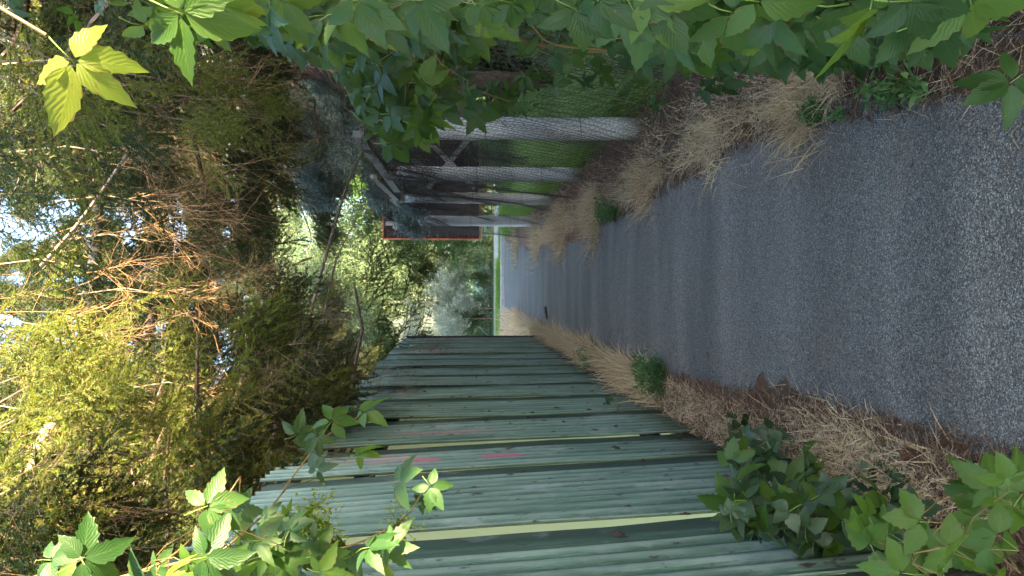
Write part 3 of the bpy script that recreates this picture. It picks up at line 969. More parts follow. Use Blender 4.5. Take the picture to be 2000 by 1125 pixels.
def beam(a, b, w_, h_, name, label, cat, mat='greywood', group=None, parent=None):
    a, b = Vector(a), Vector(b); d = b - a
    mb = MB(); rot = d.to_track_quat('Y', 'Z').to_matrix()
    mb.box((0, 0, 0), (w_, d.length, h_), rot)
    o = build(name, mb, mat, parent, loc=(a + b) / 2)
    if label: tag(o, label, cat, group)
    return o


beam(P(700, 262, 6.9), P(776, 372, 11.6), 0.06, 0.10, 'top_beam', 'near weathered grey beam sloping between the first posts', 'beam', group='weathered beams on the posts')
beam(P(730, 345, 10.5), P(792, 405, 13.6), 0.06, 0.09, 'top_beam', 'middle weathered grey beam resting above the second post', 'beam', group='weathered beams on the posts')
beam(P(764, 384, 12.9), P(822, 440, 16.2), 0.07, 0.10, 'top_beam', 'far weathered grey beam ending at the dark board', 'beam', group='weathered beams on the posts')

# wire netting: real hexagonal mesh over a sagging surface
def netting(name, label, y0, y1, xfun, zfun, cell, rad, seed, parent):
    r = np.random.default_rng(seed)
    dx = cell; dz = cell * 0.9
    rows = int(2.3 / (dz * 0.75)); cols = int((y1 - y0) / dx)
    i, j = np.meshgrid(np.arange(cols), np.arange(rows), indexing='ij')
    # honeycomb: each node pair
    A = []; B = []
    s0 = (i + 0.5 * (j % 2)) * dx
    t0 = j * dz * 0.75
    # vertices of hex top (upper apex) and connect
    up = np.stack([s0, t0 + dz * 0.5], -1)        # apex
    ul = np.stack([s0 - dx / 2, t0 + dz * 0.25], -1)
    ur = np.stack([s0 + dx / 2, t0 + dz * 0.25], -1)
    lr = np.stack([s0 + dx / 2, t0 - dz * 0.25], -1)
    for a, b in ((ul, up), (up, ur), (ur, lr)):
        A.append(a.reshape(-1, 2)); B.append(b.reshape(-1, 2))
    A = np.concatenate(A); B = np.concatenate(B)
    def surf(p):
        y = y0 + p[:, 0]; t = np.clip(p[:, 1] / 2.3, 0, 1.05)
        jx = 0.006 * np.sin(p[:, 0] * 53 + p[:, 1] * 37) + 0.005 * np.sin(p[:, 0] * 91 - p[:, 1] * 71)
        z = zfun(y, t)
        return np.stack([xfun(y, t) + jx, y + 0.010 * np.sin(p[:, 1] * 17 + p[:, 0] * 5), z + jx], 1)
    a3, b3 = surf(A), surf(B)
    keep = (r.random(len(a3)) > 0.02)
    a3, b3 = a3[keep], b3[keep]
    V, Fc, T = line_ribbon(a3, b3, np.full(len(a3), rad), r.random(len(a3)))
    o = obj(name, np_mesh(name, V, Fc, 'wire', T), parent)
    tag(o, None, None, None, 'stuff')
    return o


net = thing('wire_netting', 'dark rusty hexagonal wire netting strung along the grey posts', 'wire netting', (1.1, 6.0, 0))
net.location = (0, 0, 0)
def nx1(y, t):
    base = np.interp(y, [1.3, 2.5, 4, 6.35, 9.4, 12.5, 15.4, 16.4], [0.70, 0.95, 1.10, 1.08, 1.18, 1.20, 1.02, 0.98])
    return base - 0.10 * (1 - t) ** 3 + 0.05 * np.sin(y * 1.9) * (1 - t) * 0.5 + 0.035 * np.sin(y * 3.1 + t * 5) + 0.09 * np.sin(np.pi * t) * np.sin(y * 1.02 + 1) * 0.5
def nz1(y, t):
    top = 2.27 + 0.05 * np.sin(y * 2.1) + 0.04 * np.cos(y * 0.9)
    return 0.01 + t * top
netting('mesh_panel', '', 1.4, 16.2, nx1, nz1, 0.052, 0.0017, 1, net)
def nx2(y, t):
    return nx1(y, t) + 0.07 + 0.05 * np.sin(y * 2.7 + t * 3)
def nz2(y, t):
    return 0.9 + t ** 0.7 * 1.38 + 0.04 * np.sin(y * 5)
netting('folded_layer', '', 6.2, 16.2, nx2, nz2, 0.066, 0.0016, 2, net)
def nx3(y, t):
    return nx1(y, t * 0 + 0.95) + 0.03 + 0.07 * np.sin(y * 3.7 + t * 6)
def nz3(y, t):
    return 1.75 + t * 0.50 + 0.07 * np.sin(y * 4.1 + t * 4) + 0.05 * np.sin(y * 1.7)
netting('folded_layer', '', 7.2, 16.2, nx3, nz3, 0.085, 0.0016, 3, net)
eb = MB()
for k in range(9):
    pts = []
    for i in range(60):
        y = 1.4 + 14.8 * i / 59
        t = 0.97 + 0.012 * math.sin(k * 1.9)
        pts.append((float(nx1(y, t)) + 0.014 * math.sin(i * 0.9 + k), y, float(nz1(y, t)) + 0.022 * math.sin(i * 0.63 + k * 2.1) - 0.004 * k))
    eb.tube(pts, 0.0018, 3)
for k in range(7):
    pts = []
    for i in range(60):
        y = 1.8 + 14.4 * i / 59
        pts.append((float(nx1(y, 0.0)) - 0.01 * k + 0.02 * math.sin(i * 0.8 + k), y, 0.012 + 0.010 * k + 0.006 * math.sin(i + k)))
    eb.tube(pts, 0.0018, 3)
build('edge_wires', eb, 'wire', net)

# ------------------------------------------------------------------ dark board with orange frame behind the posts
bd = thing('board_panel_stand', 'large dark board with thin orange frame standing behind the last posts', 'board', (0, 18.6, 0))
bd.location = (0, 0, 0)
xa = P(850, 466, 18.6).x; xb = 4.2
z0, z1 = P(936, 440, 18.6).z, P(752, 440, 18.6).z
k = 9
for i in range(k):
    za, zb = z0 + (z1 - z0) * i / k + 0.004, z0 + (z1 - z0) * (i + 1) / k - 0.004
    mb = MB(); mb.box(((xa + xb) / 2, 18.6 + 0.004 * (i % 2), (za + zb) / 2), (xb - xa, 0.03, zb - za))
    build('plank', mb, 'darkwood', bd)
for (c, s_) in (((xa - 0.02, 18.58, (z0 + z1) / 2), (0.035, 0.12, z1 - z0 + 0.08)), ((xb + 0.02, 18.58, (z0 + z1) / 2), (0.035, 0.12, z1 - z0 + 0.08)),
                (((xa + xb) / 2, 18.58, z0 - 0.02), (xb - xa, 0.12, 0.035)), (((xa + xb) / 2, 18.58, z1 + 0.02), (xb - xa, 0.12, 0.035))):
    mb = MB(); mb.box(c, s_); build('frame', mb, 'orange', bd)
for (p0, p1) in (((1.2, 18.45, z1 - 0.25), (3.6, 18.45, z0 + 0.1)), ((2.2, 18.42, z0 + 0.1), (4.0, 18.42, z1 - 0.4))):
    a, b_ = Vector(p0), Vector(p1); mb = MB()
    mb.box((a + b_) / 2, (0.06, (b_ - a).length, 0.12), (b_ - a).to_track_quat('Y', 'Z').to_matrix())
    build('brace', mb, 'greywood', bd)
for x in (xa + 0.35, 2.6, 4.0):
    mb = MB(); mb.box((x, 18.50, z1 / 2 - 0.05), (0.10, 0.10, z1)); build('upright', mb, 'greywood', bd)

# weathered boards leaning behind the netting
for (x0, y0, x1, y1, w_, lab, mt) in ((1.5, 3.6, 1.75, 5.0, 0.16, 'pale grey weathered board leaning behind the creeper and netting', 'greywood'),
                              (1.62, 3.5, 1.9, 5.2, 0.14, 'second weathered board lying just behind the pale leaning one', 'greywood'),
                              (1.45, 3.4, 1.8, 4.9, 0.05, 'narrow orange brown batten among the leaning grey boards', 'orange')):
    mb = MB(); a = Vector((x0, y0, 1.15 if w_ > .1 else 1.45)); b_ = Vector((x1, y1, 1.95 if mt == 'greywood' else 1.8))
    if w_ == 0.14: a.z += 0.28; b_.z += 0.2
    a.z = 0.0
    mb.box((0, 0, 0), (0.03, (b_ - a).length, w_), (b_ - a).to_track_quat('Y', 'X').to_matrix())
    tag(build('leaning_board', mb, mt, loc=(a + b_) / 2), lab, 'board', 'boards leaning behind the netting')

# ------------------------------------------------------------------ conifers
def limbs_of(seed, x, y, h, z0, nl, Lmax, droop, focus=None):
    r = random.Random(seed)
    out = []
    for i in range(nl):
        t = (i + r.random()) / nl
        z = z0 + (h - z0) * t
        L = Lmax * (1 - 0.75 * t) * r.uniform(0.65, 1.1)
        a = i * 2.399 + r.uniform(-0.4, 0.4)
        if focus is not None and r.random() < 0.45:
            a = focus + r.uniform(-0.9, 0.9)
        d = Vector((math.cos(a), math.sin(a), 0))
        pts = []
        for k in range(8):
            s_ = k / 7
            pts.append(Vector((x, y, z)) + d * (L * s_) + Vector((0, 0, -droop * L * (s_ ** 1.3) + 0.10 * L * s_ ** 3)) + Vector((r.uniform(-1, 1), r.uniform(-1, 1), r.uniform(-1, 1))) * 0.03 * L * s_)
        out.append((pts, L, d))
    return out


def conifer(name, label, x, y, h, z0, nl, Lmax, seed, kind='green', droop=0.25, focus=None, dens=26, bare=0.25, brown=0.0, cat='tree', tr=0.16, hang=0.9, scl=1.0, minz=0.0, light=0.12, trunkmat='bark', lean=(0, 0)):
    root = thing(name, label, cat, (x, y, 0), 'conifers standing beside the lane')
    r = np.random.default_rng(seed)
    tm = MB()
    k = 12
    tm.tube([(lean[0] * i / k + 0.03 * math.sin(i + seed), lean[1] * i / k + 0.03 * math.cos(i * 1.3 + seed), -0.1 + h * i / k) for i in range(k + 1)], [tr * (1 - 0.85 * i / k) + 0.01 for i in range(k + 1)], 12)
    build('trunk', tm, trunkmat, root, smooth=True)
    lim = MB()
    g_pts = []; g_dir = []; g_up = []; g_s = []
    b_pts = []; b_dir = []; b_s = []
    for pts, L, d in limbs_of(seed, 0, 0, h, z0, nl, Lmax, droop, focus):
        rr = max(0.008, 0.016 * L)
        lim.tube(pts, [rr * (1 - 0.85 * i / 7) + 0.003 for i in range(8)], 5)
        P_ = np.array([tuple(p) for p in pts])
        nsp = int(dens * L * 2.0)
        ts = 0.12 + 0.88 * r.random(nsp) ** 0.8
        sd = np.array([-d.y, d.x, 0.0])
        for t_ in ts:
            f = t_ * 7; i0 = min(6, int(f)); p = P_[i0] + (P_[i0 + 1] - P_[i0]) * (f - i0)
            sg = 1 if r.random() < 0.5 else -1
            reach = (0.04 + 0.30 * r.random()) * (1.15 - t_) * min(L, 2.2) * 0.6
            q = p + sd * sg * reach + np.array([0, 0, -hang * reach * 0.8 - 0.25 * r.random() * hang])
            if q[2] < minz: continue
            dr = np.array(tuple(d)) * 0.45 + sd * sg * 0.35 + np.array([0, 0, -hang * r.uniform(0.5, 1.3)]) + r.normal(size=3) * 0.15
            isb = r.random() < bare * (1.5 - t_)
            if isb:
                b_pts.append(q); b_dir.append(dr); b_s.append(r.uniform(0.7, 1.4))
            else:
                g_pts.append(q); g_dir.append(dr); g_s.append(r.uniform(0.7, 1.5) * scl)
    tag(build('limbs', lim, 'bark' if brown < 0.5 else 'barkpale', root), None, None, None, 'stuff')
    if g_pts:
        A = np.array(g_pts); D = np.array(g_dir); Sx = np.array(g_s)
        up = r.normal(size=A.shape) * 0.4 + np.array([0, 0, 1.0])
        if kind == 'green':
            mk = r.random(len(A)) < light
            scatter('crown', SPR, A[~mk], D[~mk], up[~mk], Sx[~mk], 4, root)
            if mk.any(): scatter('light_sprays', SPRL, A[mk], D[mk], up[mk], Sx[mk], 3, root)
        elif kind == 'blue':
            scatter('crown', SPRB, A, D, up, Sx, 3, root)
        elif kind == 'brown':
            scatter('crown', BROWN, A, D, up, Sx, 3, root)
        else:
            scatter('crown', SPRL, A, D, up, Sx, 3, root)
    if b_pts:
        A = np.array(b_pts); scatter('dead_twigs', BARE if brown < 0.5 else BROWN, A, np.array(b_dir), r.normal(size=A.shape) + np.array([0, 0, 1.0]), np.array(b_s), 3, root)
    return root


# left row behind the fence
conifer('spruce_tree', 'spruce nearest behind the left fence with golden green hanging sprays', -2.7, 4.8, 9.5, 2.9, 42, 3.0, 101, droop=0.16, focus=0.1, dens=22, bare=0.15, light=0.32, tr=0.14)
conifer('spruce_tree', 'dark spruce behind the fence beyond the golden green one', -3.0, 8.6, 11, 2.9, 46, 3.3, 102, minz=3.1, droop=0.22, focus=0.0, dens=22, bare=0.14, light=0.10)
conifer('spruce_tree', 'dark spruce whose low bough hangs over the far fence end', -2.9, 13.2, 12, 3.9, 44, 2.9, 103, minz=3.8, droop=0.2, focus=0.0, dens=22, bare=0.15, light=0.05)
conifer('dead_spruce', 'dead spruce with bare grey brown twigs above the fence', -3.2, 10.6, 5.4, 2.2, 34, 1.7, 104, kind='brown', droop=0.12, focus=0.2, dens=34, bare=0.0, brown=1.0, tr=0.06, hang=0.6, cat='dead tree')
conifer('dead_spruce', 'slim dead spruce with tangled twigs behind the near fence', -2.9, 7.4, 4.9, 2.2, 28, 1.5, 105, kind='brown', droop=0.1, focus=0.2, dens=34, bare=0.0, brown=1.0, tr=0.05, hang=0.5, cat='dead tree')
conifer('spruce_tree', 'tall dark spruce farthest behind the fence in the row', -4.6, 17.5, 14, 3.0, 44, 3.4, 106, droop=0.25, dens=18, bare=0.1, light=0.03)
conifer('spruce_tree', 'unseen spruce added behind the near fence to shade the near asphalt', -2.7, -0.8, 10, 4.6, 40, 3.4, 131, droop=0.1, dens=16, bare=0.1, light=0.1, scl=1.3, minz=4.2)  # added out of view to darken the asphalt near the camera
# right row behind the netting
conifer('spruce_tree', 'spruce on the right with long needled boughs over the netting', 3.2, 6.6, 9.5, 3.5, 40, 3.2, 107, minz=3.3, droop=0.16, focus=math.pi, dens=22, bare=0.18, light=0.12, tr=0.15)
conifer('spruce_tree', 'blue grey spruce behind the tops of the posts', 3.3, 12.2, 9.5, 3.0, 44, 2.6, 108, kind='blue', droop=0.2, focus=math.pi, dens=15, bare=0.1, scl=1.25)
conifer('spruce_tree', 'dark green spruce behind the blue grey one on the right', 4.6, 18.5, 13, 4.2, 40, 3.4, 109, droop=0.25, focus=math.pi, dens=18, bare=0.2, light=0.1)
conifer('spruce_tree', 'spruce high over the lane with many dead golden twigs', 2.6, 9.8, 11.5, 4.6, 38, 3.0, 110, minz=4.2, droop=0.2, focus=math.pi * 0.95, dens=20, bare=0.15, light=0.08, tr=0.10)

# taller, darker row further back closes the view
for (x, y, h, z0, lx, sd, kd, sc, lab) in ((-2.7, 11.2, 13, 4.8, 3.0, 121, 'green', 1.3, 'dark spruce rising between the dead trees behind the fence'),
                                           (3.6, 16.5, 14, 7.0, 3.0, 122, 'green', 1.4, 'dark spruce rising between the blue one and the board'),
                                           (-4.8, 22.5, 21, 6.0, 4.6, 123, 'green', 2.4, 'very tall conifer beyond the fence end on the left'),
                                           (4.4, 24.0, 22, 7.0, 4.8, 124, 'green', 2.4, 'very tall conifer beyond the dark board on the right'),
                                           (0.2, 38.0, 25, 11.0, 5.5, 125, 'green', 2.8, 'tallest conifer in the middle beyond the road'),
                                           (-7.5, 13.5, 15, 2.0, 4.0, 126, 'green', 1.8, 'broad dark conifer deeper in the plot on the left'),
                                           (-6.5, 7.0, 12, 2.0, 3.6, 127, 'green', 1.6, 'broad dark conifer in the plot behind the near fence'),
                                           (7.0, 16.0, 15, 3.0, 3.8, 128, 'green', 1.8, 'broad dark conifer at the back of the yard')):
    conifer('spruce_tree', lab, x, y, h, z0, 46, lx, sd, kind=kd, droop=0.25, dens=14, bare=0.08, light=0.05, scl=sc, minz=(z0 - 0.8 if sd < 126 else 0.0))

# long limbs / leaning trunk across the top of the view
def long_branch(name, label, pix, rad, mat, cat='branch', twigs=0, seed=1, tw=None, ttag=None, group=None):
    pts = [P(*p) for p in pix]
    sm = []
    for i in range(len(pts) - 1):
        p0 = pts[max(i - 1, 0)]; p1 = pts[i]; p2 = pts[i + 1]; p3 = pts[min(i + 2, len(pts) - 1)]
        for k in range(6):
            t = k / 6
            sm.append(0.5 * ((2 * p1) + (p2 - p0) * t + (2 * p0 - 5 * p1 + 4 * p2 - p3) * t * t + (3 * p1 - p0 - 3 * p2 + p3) * t ** 3))
    sm.append(pts[-1])
    o0 = sm[0].copy()
    root = thing(name, label, cat, tuple(o0), group)
    mb = MB(); k = len(sm)
    mb.tube([p - o0 for p in sm], [rad[0] + (rad[1] - rad[0]) * i / (k - 1) for i in range(k)], 8)
    build('stem', mb, mat, root, smooth=True)
    if twigs:
        r = np.random.default_rng(seed)
        idx = r.integers(2, k, twigs)
        A = np.array([tuple(sm[i] - o0) for i in idx])
        D = r.normal(size=A.shape) * 0.6 + np.array([0.0, -0.1, -0.5])
        scatter('twigs', tw[0], A, D, r.normal(size=A.shape), r.uniform(tw[2], tw[3], twigs), tw[1], root)
    return root


long_branch('leaning_tree', 'pale lichen covered trunk leaning across the top above the golden sprays', [(192, 380, 7.6), (180, 560, 7.2), (150, 720, 6.8), (75, 900, 6.3), (15, 1120, 6.0), (-20, 1300, 6.0)], (0.055, 0.085), 'barkpale', 'tree trunk', 26, 3, (SPR, 4, 0.8, 1.4))
long_branch('leaning_tree', 'dark crooked trunk leaning beside the pale lichen covered one', [(300, 610, 8.2), (275, 720, 7.8), (255, 850, 7.4), (250, 1000, 7.0), (230, 1250, 7.0)], (0.05, 0.085), 'bark', 'tree trunk', 14, 4, (BARE, 4, 0.7, 1.3))
long_branch('bare_branch', 'long thin bare branch reaching from the right posts to the left trees', [(735, 262, 8.4), (690, 330, 8.2), (645, 470, 8.0), (610, 600, 7.8), (592, 680, 7.6), (596, 800, 7.4), (560, 900, 7.4)], (0.010, 0.028), 'barkpale', 'branch', 40, 5, (BROWN, 3, 0.5, 1.0))
long_branch('bare_branch', 'thin bare branch running just below the long one', [(700, 420, 8.8), (660, 500, 8.7), (640, 580, 8.6), (620, 700, 8.4), (615, 800, 8.4)], (0.006, 0.016), 'barkpale', 'branch', 34, 6, (BROWN, 3, 0.5, 1.0))
long_branch('bare_branch', 'sunlit bare stick slanting up among the golden twigs at the top', [(275, 222, 4.6), (265, 270, 4.6), (215, 350, 4.7), (150, 440, 4.8), (80, 520, 5.0)], (0.006, 0.013), 'barkpale', 'branch', 0)
# clusters of golden bare twigs hanging
def twig_bunch(pix, d, n, spread, s0, s1, label, seed, dirv=(0, -0.15, -1), src=None):
    c = P(pix[0], pix[1], d)
    r = np.random.default_rng(seed)
    root = thing('twig_bunch', label, 'twigs', tuple(c), 'bunches of dead twigs hanging over the lane')
    A = r.normal(size=(n, 3)) * np.array(spread)
    D = r.normal(size=(n, 3)) * 0.25 + np.array(dirv)
    scatter('twigs', (src or GOLD), A, D, r.normal(size=(n, 3)), r.uniform(s0, s1, n), 3, root)
    mb = MB(); mb.tube([(0, 0, 0.7), (0.05, 0.03, 0.35), (0, 0, 0.05)], [0.005, 0.004, 0.003], 6)
    build('stem', mb, 'barkpale', root)
    return root


twig_bunch((235, 300), 5.0, 16, (0.14, 0.16, 0.16), 0.6, 1.0, 'golden fan of bare twigs beside the slanting stick', 1)
twig_bunch((300, 395), 5.6, 12, (0.08, 0.16, 0.14), 0.8, 1.3, 'long golden bundle of bare twigs hanging in the middle', 2)
twig_bunch((170, 520), 5.4, 7, (0.08, 0.2, 0.18), 0.6, 1.0, 'sparse golden twigs hanging by the bright sky gap', 3)
twig_bunch((330, 575), 6.0, 14, (0.07, 0.16, 0.14), 0.8, 1.3, 'brown bundle of dead twigs in the dark spruce', 4)
twig_bunch((60, 800), 5.0, 9, (0.2, 0.2, 0.2), 0.7, 1.2, 'bare golden twigs at the top above the left sprays', 5)
twig_bunch((330, 800), 6.2, 12, (0.2, 0.25, 0.2), 0.7, 1.2, 'reddish dead twigs left of the dark crooked trunk', 6)
twig_bunch((420, 760), 5.6, 6, (0.1, 0.2, 0.15), 0.6, 1.0, 'few sunlit twigs over the dark ivy clad limb', 7)
twig_bunch((40, 620), 5.0, 8, (0.2, 0.2, 0.2), 0.7, 1.2, 'fine golden twigs crossing the white sky at the top', 8)

for i_, (px, py, d, n_, lab) in enumerate(((420, 300, 5.6, 8, 'golden twigs between the blue spruce and the golden fan'), (300, 470, 5.8, 9, 'curved golden twigs below the long golden bundle'),
                                     (120, 640, 5.4, 8, 'golden twigs beside the pale leaning trunk'), (470, 560, 7.0, 10, 'brown hanging twigs low in the middle of the canopy'),
                                     (380, 880, 5.0, 8, 'lit twigs above the green fence at the left'), (60, 960, 4.6, 8, 'golden twig tangle in the upper left corner'),
                                     (360, 180, 5.0, 9, 'reddish twigs behind the creeper top'), (240, 130, 4.6, 8, 'orange twigs behind the bright corner leaf'))):
    twig_bunch((px, py), d, n_, (0.10, 0.18, 0.16), 0.7, 1.2, lab, 40 + i_)


def needle_bough(pix, d, n, spread, s0, s1, label, seed, dirv, src=None, nv=3):
    c = P(pix[0], pix[1], d)
    r = np.random.default_rng(seed)
    root = thing('spruce_bough', label, 'bough', tuple(c), 'needled spruce boughs hanging into the top of the view')
    A = r.normal(size=(n, 3)) * np.array(spread)
    dv = np.array(dirv, dtype=float)
    D = r.normal(size=(n, 3)) * 0.25 + dv
    scatter('sprays', src or SPRL, A, D, r.normal(size=(n, 3)) * 0.4 + np.array([0, -0.6, 0.8]), r.uniform(s0, s1, n), nv, root)
    mb = MB(); a = -dv / np.linalg.norm(dv)
    mb.tube([tuple(a * 0.9), tuple(a * 0.45 + np.array([0.03, 0, 0.03])), tuple(-a * 0.15)], [0.006, 0.004, 0.003], 6)
    build('stem', mb, 'bark', root)
    return root


needle_bough((40, 90), 2.6, 5, (0.10, 0.12, 0.10), 0.8, 1.1, 'needled bough in the top corner by the bright creeper leaf', 1, (-0.35, -0.1, -0.8))
needle_bough((100, 180), 3.0, 5, (0.10, 0.15, 0.10), 0.8, 1.2, 'yellow green needled bough beside the bright creeper leaf', 2, (-0.7, -0.1, -0.7))
needle_bough((190, 240), 3.4, 6, (0.12, 0.15, 0.12), 0.8, 1.2, 'dark green needled bough under the yellow green one', 3, (-0.4, -0.1, -0.9), SPR, 4)
needle_bough((30, 310), 3.2, 5, (0.12, 0.15, 0.10), 0.7, 1.1, 'green bough by the left edge of the bright sky gap', 4, (-0.2, -0.1, -0.9), SPR, 4)
needle_bough((40, 440), 3.4, 5, (0.10, 0.12, 0.10), 0.7, 1.1, 'lit green bough in the middle of the top edge', 5, (-0.3, 0, -0.9))
needle_bough((745, 612), 11.5, 22, (0.35, 0.5, 0.22), 1.1, 1.7, 'dark drooping bough over the far end of the fence', 15, (0.7, -0.1, -0.5), SPR, 4)
for i, (px, py, d, lab) in enumerate(((430, 200, 4.4, 'golden green sprays above the creeper top on the right'), (500, 232, 4.8, 'yellow green sprays next to the blue spruce'),
                                      (350, 235, 4.2, 'golden sprays behind the slanting bare stick'), (270, 150, 4.0, 'green gold sprays behind the dull corner leaf'))):
    needle_bough((px, py), d, 9, (0.12, 0.16, 0.14), 0.7, 1.1, lab, 60 + i, (-0.1, -0.1, -0.9))
for i, (px, py, d, lab) in enumerate(((60, 640, 6.4, 'dark green sprays right of the sky gap at the top edge'), (25, 700, 6.0, 'dark sprays at the very top left of the sky gap'),
                                      (130, 610, 6.6, 'dark green sprays crossing the pale leaning trunk'), (60, 380, 6.2, 'dark green sprays between two sky gaps'), (230, 470, 7.4, 'dark sprays under the big sky gap'),
                                      (440, 480, 8.5, 'dark green sprays hanging in the middle of the canopy'), (230, 560, 7.2, 'dark needled sprays below the pale trunk'))):
    needle_bough((px, py), d, 26, (0.32, 0.4, 0.30), 1.1, 1.7, lab, 70 + i, (0.05, -0.1, -0.9), SPR, 4)
for i, (px, py, d, lab) in enumerate(((60, 730, 4.4, 'golden sprays highest on the left by the lane'), (110, 790, 4.6, 'dense golden green sprays left of the leaning trunks'), (170, 770, 4.8, 'golden green sprays drooping below the pale trunk'),
                                      (150, 850, 4.2, 'golden sprays just above the left creeper'), (60, 850, 4.2, 'golden sprays at the top near the left creeper'), (250, 860, 4.4, 'green gold sprays hanging between creeper and dark trunk'),
                                      (220, 690, 5.0, 'olive sprays in front of the dark crooked trunk'), (330, 930, 4.6, 'olive sprays above the green fence top'))):
    needle_bough((px, py), d, 16, (0.22, 0.25, 0.20), 0.8, 1.3, lab, 20 + i, (0.35, -0.1, -0.8))

# ------------------------------------------------------------------ broadleaf trees beyond the lane
def broadleaf(name, label, x, y, h, rw, z0, n, seed, grp, nv, trunks=1, scl=1.6, cat='tree', group='trees beyond the end of the lane', tr=0.09, zmin=0.3, mat='bark', droop=0.5):
    root = thing(name, label, cat, (x, y, 0.1), group)
    r = np.random.default_rng(seed)
    tm = MB()
    for k in range(trunks):
        a = r.uniform(0, 6.28); lx, ly = math.cos(a) * rw * 0.4, math.sin(a) * rw * 0.4
        x0 = (k - (trunks - 1) / 2) * 0.4
        pts = [(x0 + lx * t ** 1.5 + 0.08 * math.sin(5 * t + k), ly * t ** 1.5, -0.3 + h * 0.85 * t) for t in np.linspace(0, 1, 9)]
        tm.tube(pts, [tr * (1 - 0.8 * t) for t in np.linspace(0, 1, 9)], 8)
        for j in range(5):
            p = Vector(pts[3 + j % 5]); b_ = r.uniform(0, 6.28)
            e = p + Vector((math.cos(b_) * rw * 0.6, math.sin(b_) * rw * 0.6, r.uniform(0.4, 1.2)))
            tm.tube([p, (p + e) / 2 + Vector((0, 0, 0.15)), e], [tr * 0.35, tr * 0.25, tr * 0.1], 5)
    build('trunk', tm, mat, root, smooth=True)
    # clumps
    nc = max(10, int(n / 55))
    cc = norm(r.normal(size=(nc, 3))) * (r.random((nc, 1)) ** 0.5) * np.array([rw, rw, (h - z0) / 2]) + np.array([0, 0, (h + z0) / 2])
    ci = r.integers(0, nc, n)
    A = cc[ci] + r.normal(size=(n, 3)) * np.array([0.16, 0.16, 0.13]) * rw * 0.9
    A = A[A[:, 2] > zmin]
    D = r.normal(size=A.shape) * 0.7 + np.array([0, 0, -droop]) + norm(A - np.array([0, 0, (h + z0) / 2])) * 0.6
    scatter('crown', grp, A, D, r.normal(size=A.shape) * 0.5 + np.array([0, 0, 1.0]), r.uniform(0.7, 1.3, len(A)) * scl, nv, root)
    return root


broadleaf('willow_tree', 'pale green willow like tree with thin dark stems beyond the road', 1.2, 34.5, 10.5, 4.2, 0.2, 4200, 1, WIL, 4, 3, 1.9)
broadleaf('willow_tree', 'pale green leafy tree behind the silvery shrub', -3.2, 35.5, 11, 4.2, 0.2, 4200, 2, WIL, 4, 2, 1.9)
broadleaf('leafy_tree', 'deeper green leafy tree behind the dark board', 6.5, 34, 10, 4.0, 0.2, 3000, 3, WILD, 3, 2, 1.9)
broadleaf('leafy_tree', 'green tree far left beyond the fence end', -8.5, 33, 10, 4.0, 0.8, 1800, 4, WILD, 3, 1, 1.9)
broadleaf('leafy_tree', 'tall leafy tree farthest behind the others', 0.0, 42, 15, 6.5, 3.0, 2600, 5, WIL, 4, 1, 2.4)
broadleaf('leafy_tree', 'dense leafy tree on the far right horizon', 11.5, 40, 14, 5.5, 1.0, 2000, 6, WILD, 3, 1, 2.4)
broadleaf('leafy_tree', 'dense leafy tree on the far left horizon', -12, 42, 14, 6.0, 1.0, 2000, 7, WILD, 3, 1, 2.4)
broadleaf('silvery_shrub', 'silvery grey green shrub left of the thin stems', -1.5, 29.9 + 1.8, 3.9, 1.5, 0.4, 900, 8, SIL, 3, 2, 1.3, cat='shrub', group=None, tr=0.03, droop=-0.3)
broadleaf('green_shrub', 'light green low shrub beside the silvery one', -3.6, 30.5 + 1.5, 3.0, 1.4, 0.3, 700, 9, WIL, 4, 2, 1.3, cat='shrub', group=None, tr=0.03)
broadleaf('green_shrub', 'light green bush right of the thin stems at the end of the lane', 1.0, 32.6, 2.6, 1.5, 0.1, 800, 19, WIL, 4, 2, 1.3, cat='shrub', group=None, tr=0.03)
broadleaf('green_shrub', 'pale green bush by the pale road behind the dark board', 3.6, 32.8, 3.4, 1.6, 0.1, 800, 20, WIL, 4, 2, 1.3, cat='shrub', group=None, tr=0.03)
# bushes in the yard behind the netting
broadleaf('yard_bush', 'dense green bush behind the netting between the posts', 3.7, 10.5, 1.7, 1.1, 0.2, 700, 10, WILD, 3, 3, 0.9, cat='bush', group='bushes in the yard', tr=0.02, zmin=0.02)
broadleaf('yard_bush', 'green bush under the dark framed board', 3.0, 17.2, 1.2, 1.2, 0.1, 600, 11, WIL, 4, 3, 0.9, cat='bush', group='bushes in the yard', tr=0.02, zmin=0.02)
broadleaf('yard_bush', 'larger green bush beyond the dark framed board', 3.2, 21.5, 3.6, 2.0, 0.3, 900, 12, WILD, 3, 3, 1.2, cat='bush', group='bushes in the yard', tr=0.03, zmin=0.02)
broadleaf('yard_bush', 'light bush behind the creeper at the near right', 3.0, 6.8, 1.9, 0.9, 0.2, 550, 13, WIL, 4, 3, 0.8, cat='bush', group='bushes in the yard', tr=0.02, zmin=0.02)

broadleaf('leafy_tree', 'unseen leafy tree added behind the viewer to shade the near asphalt', -0.6, -3.2, 8.0, 3.4, 2.6, 3200, 30, WILD, 3, 1, 1.8, group=None, tr=0.16)  # put in behind the camera to shade the near ground
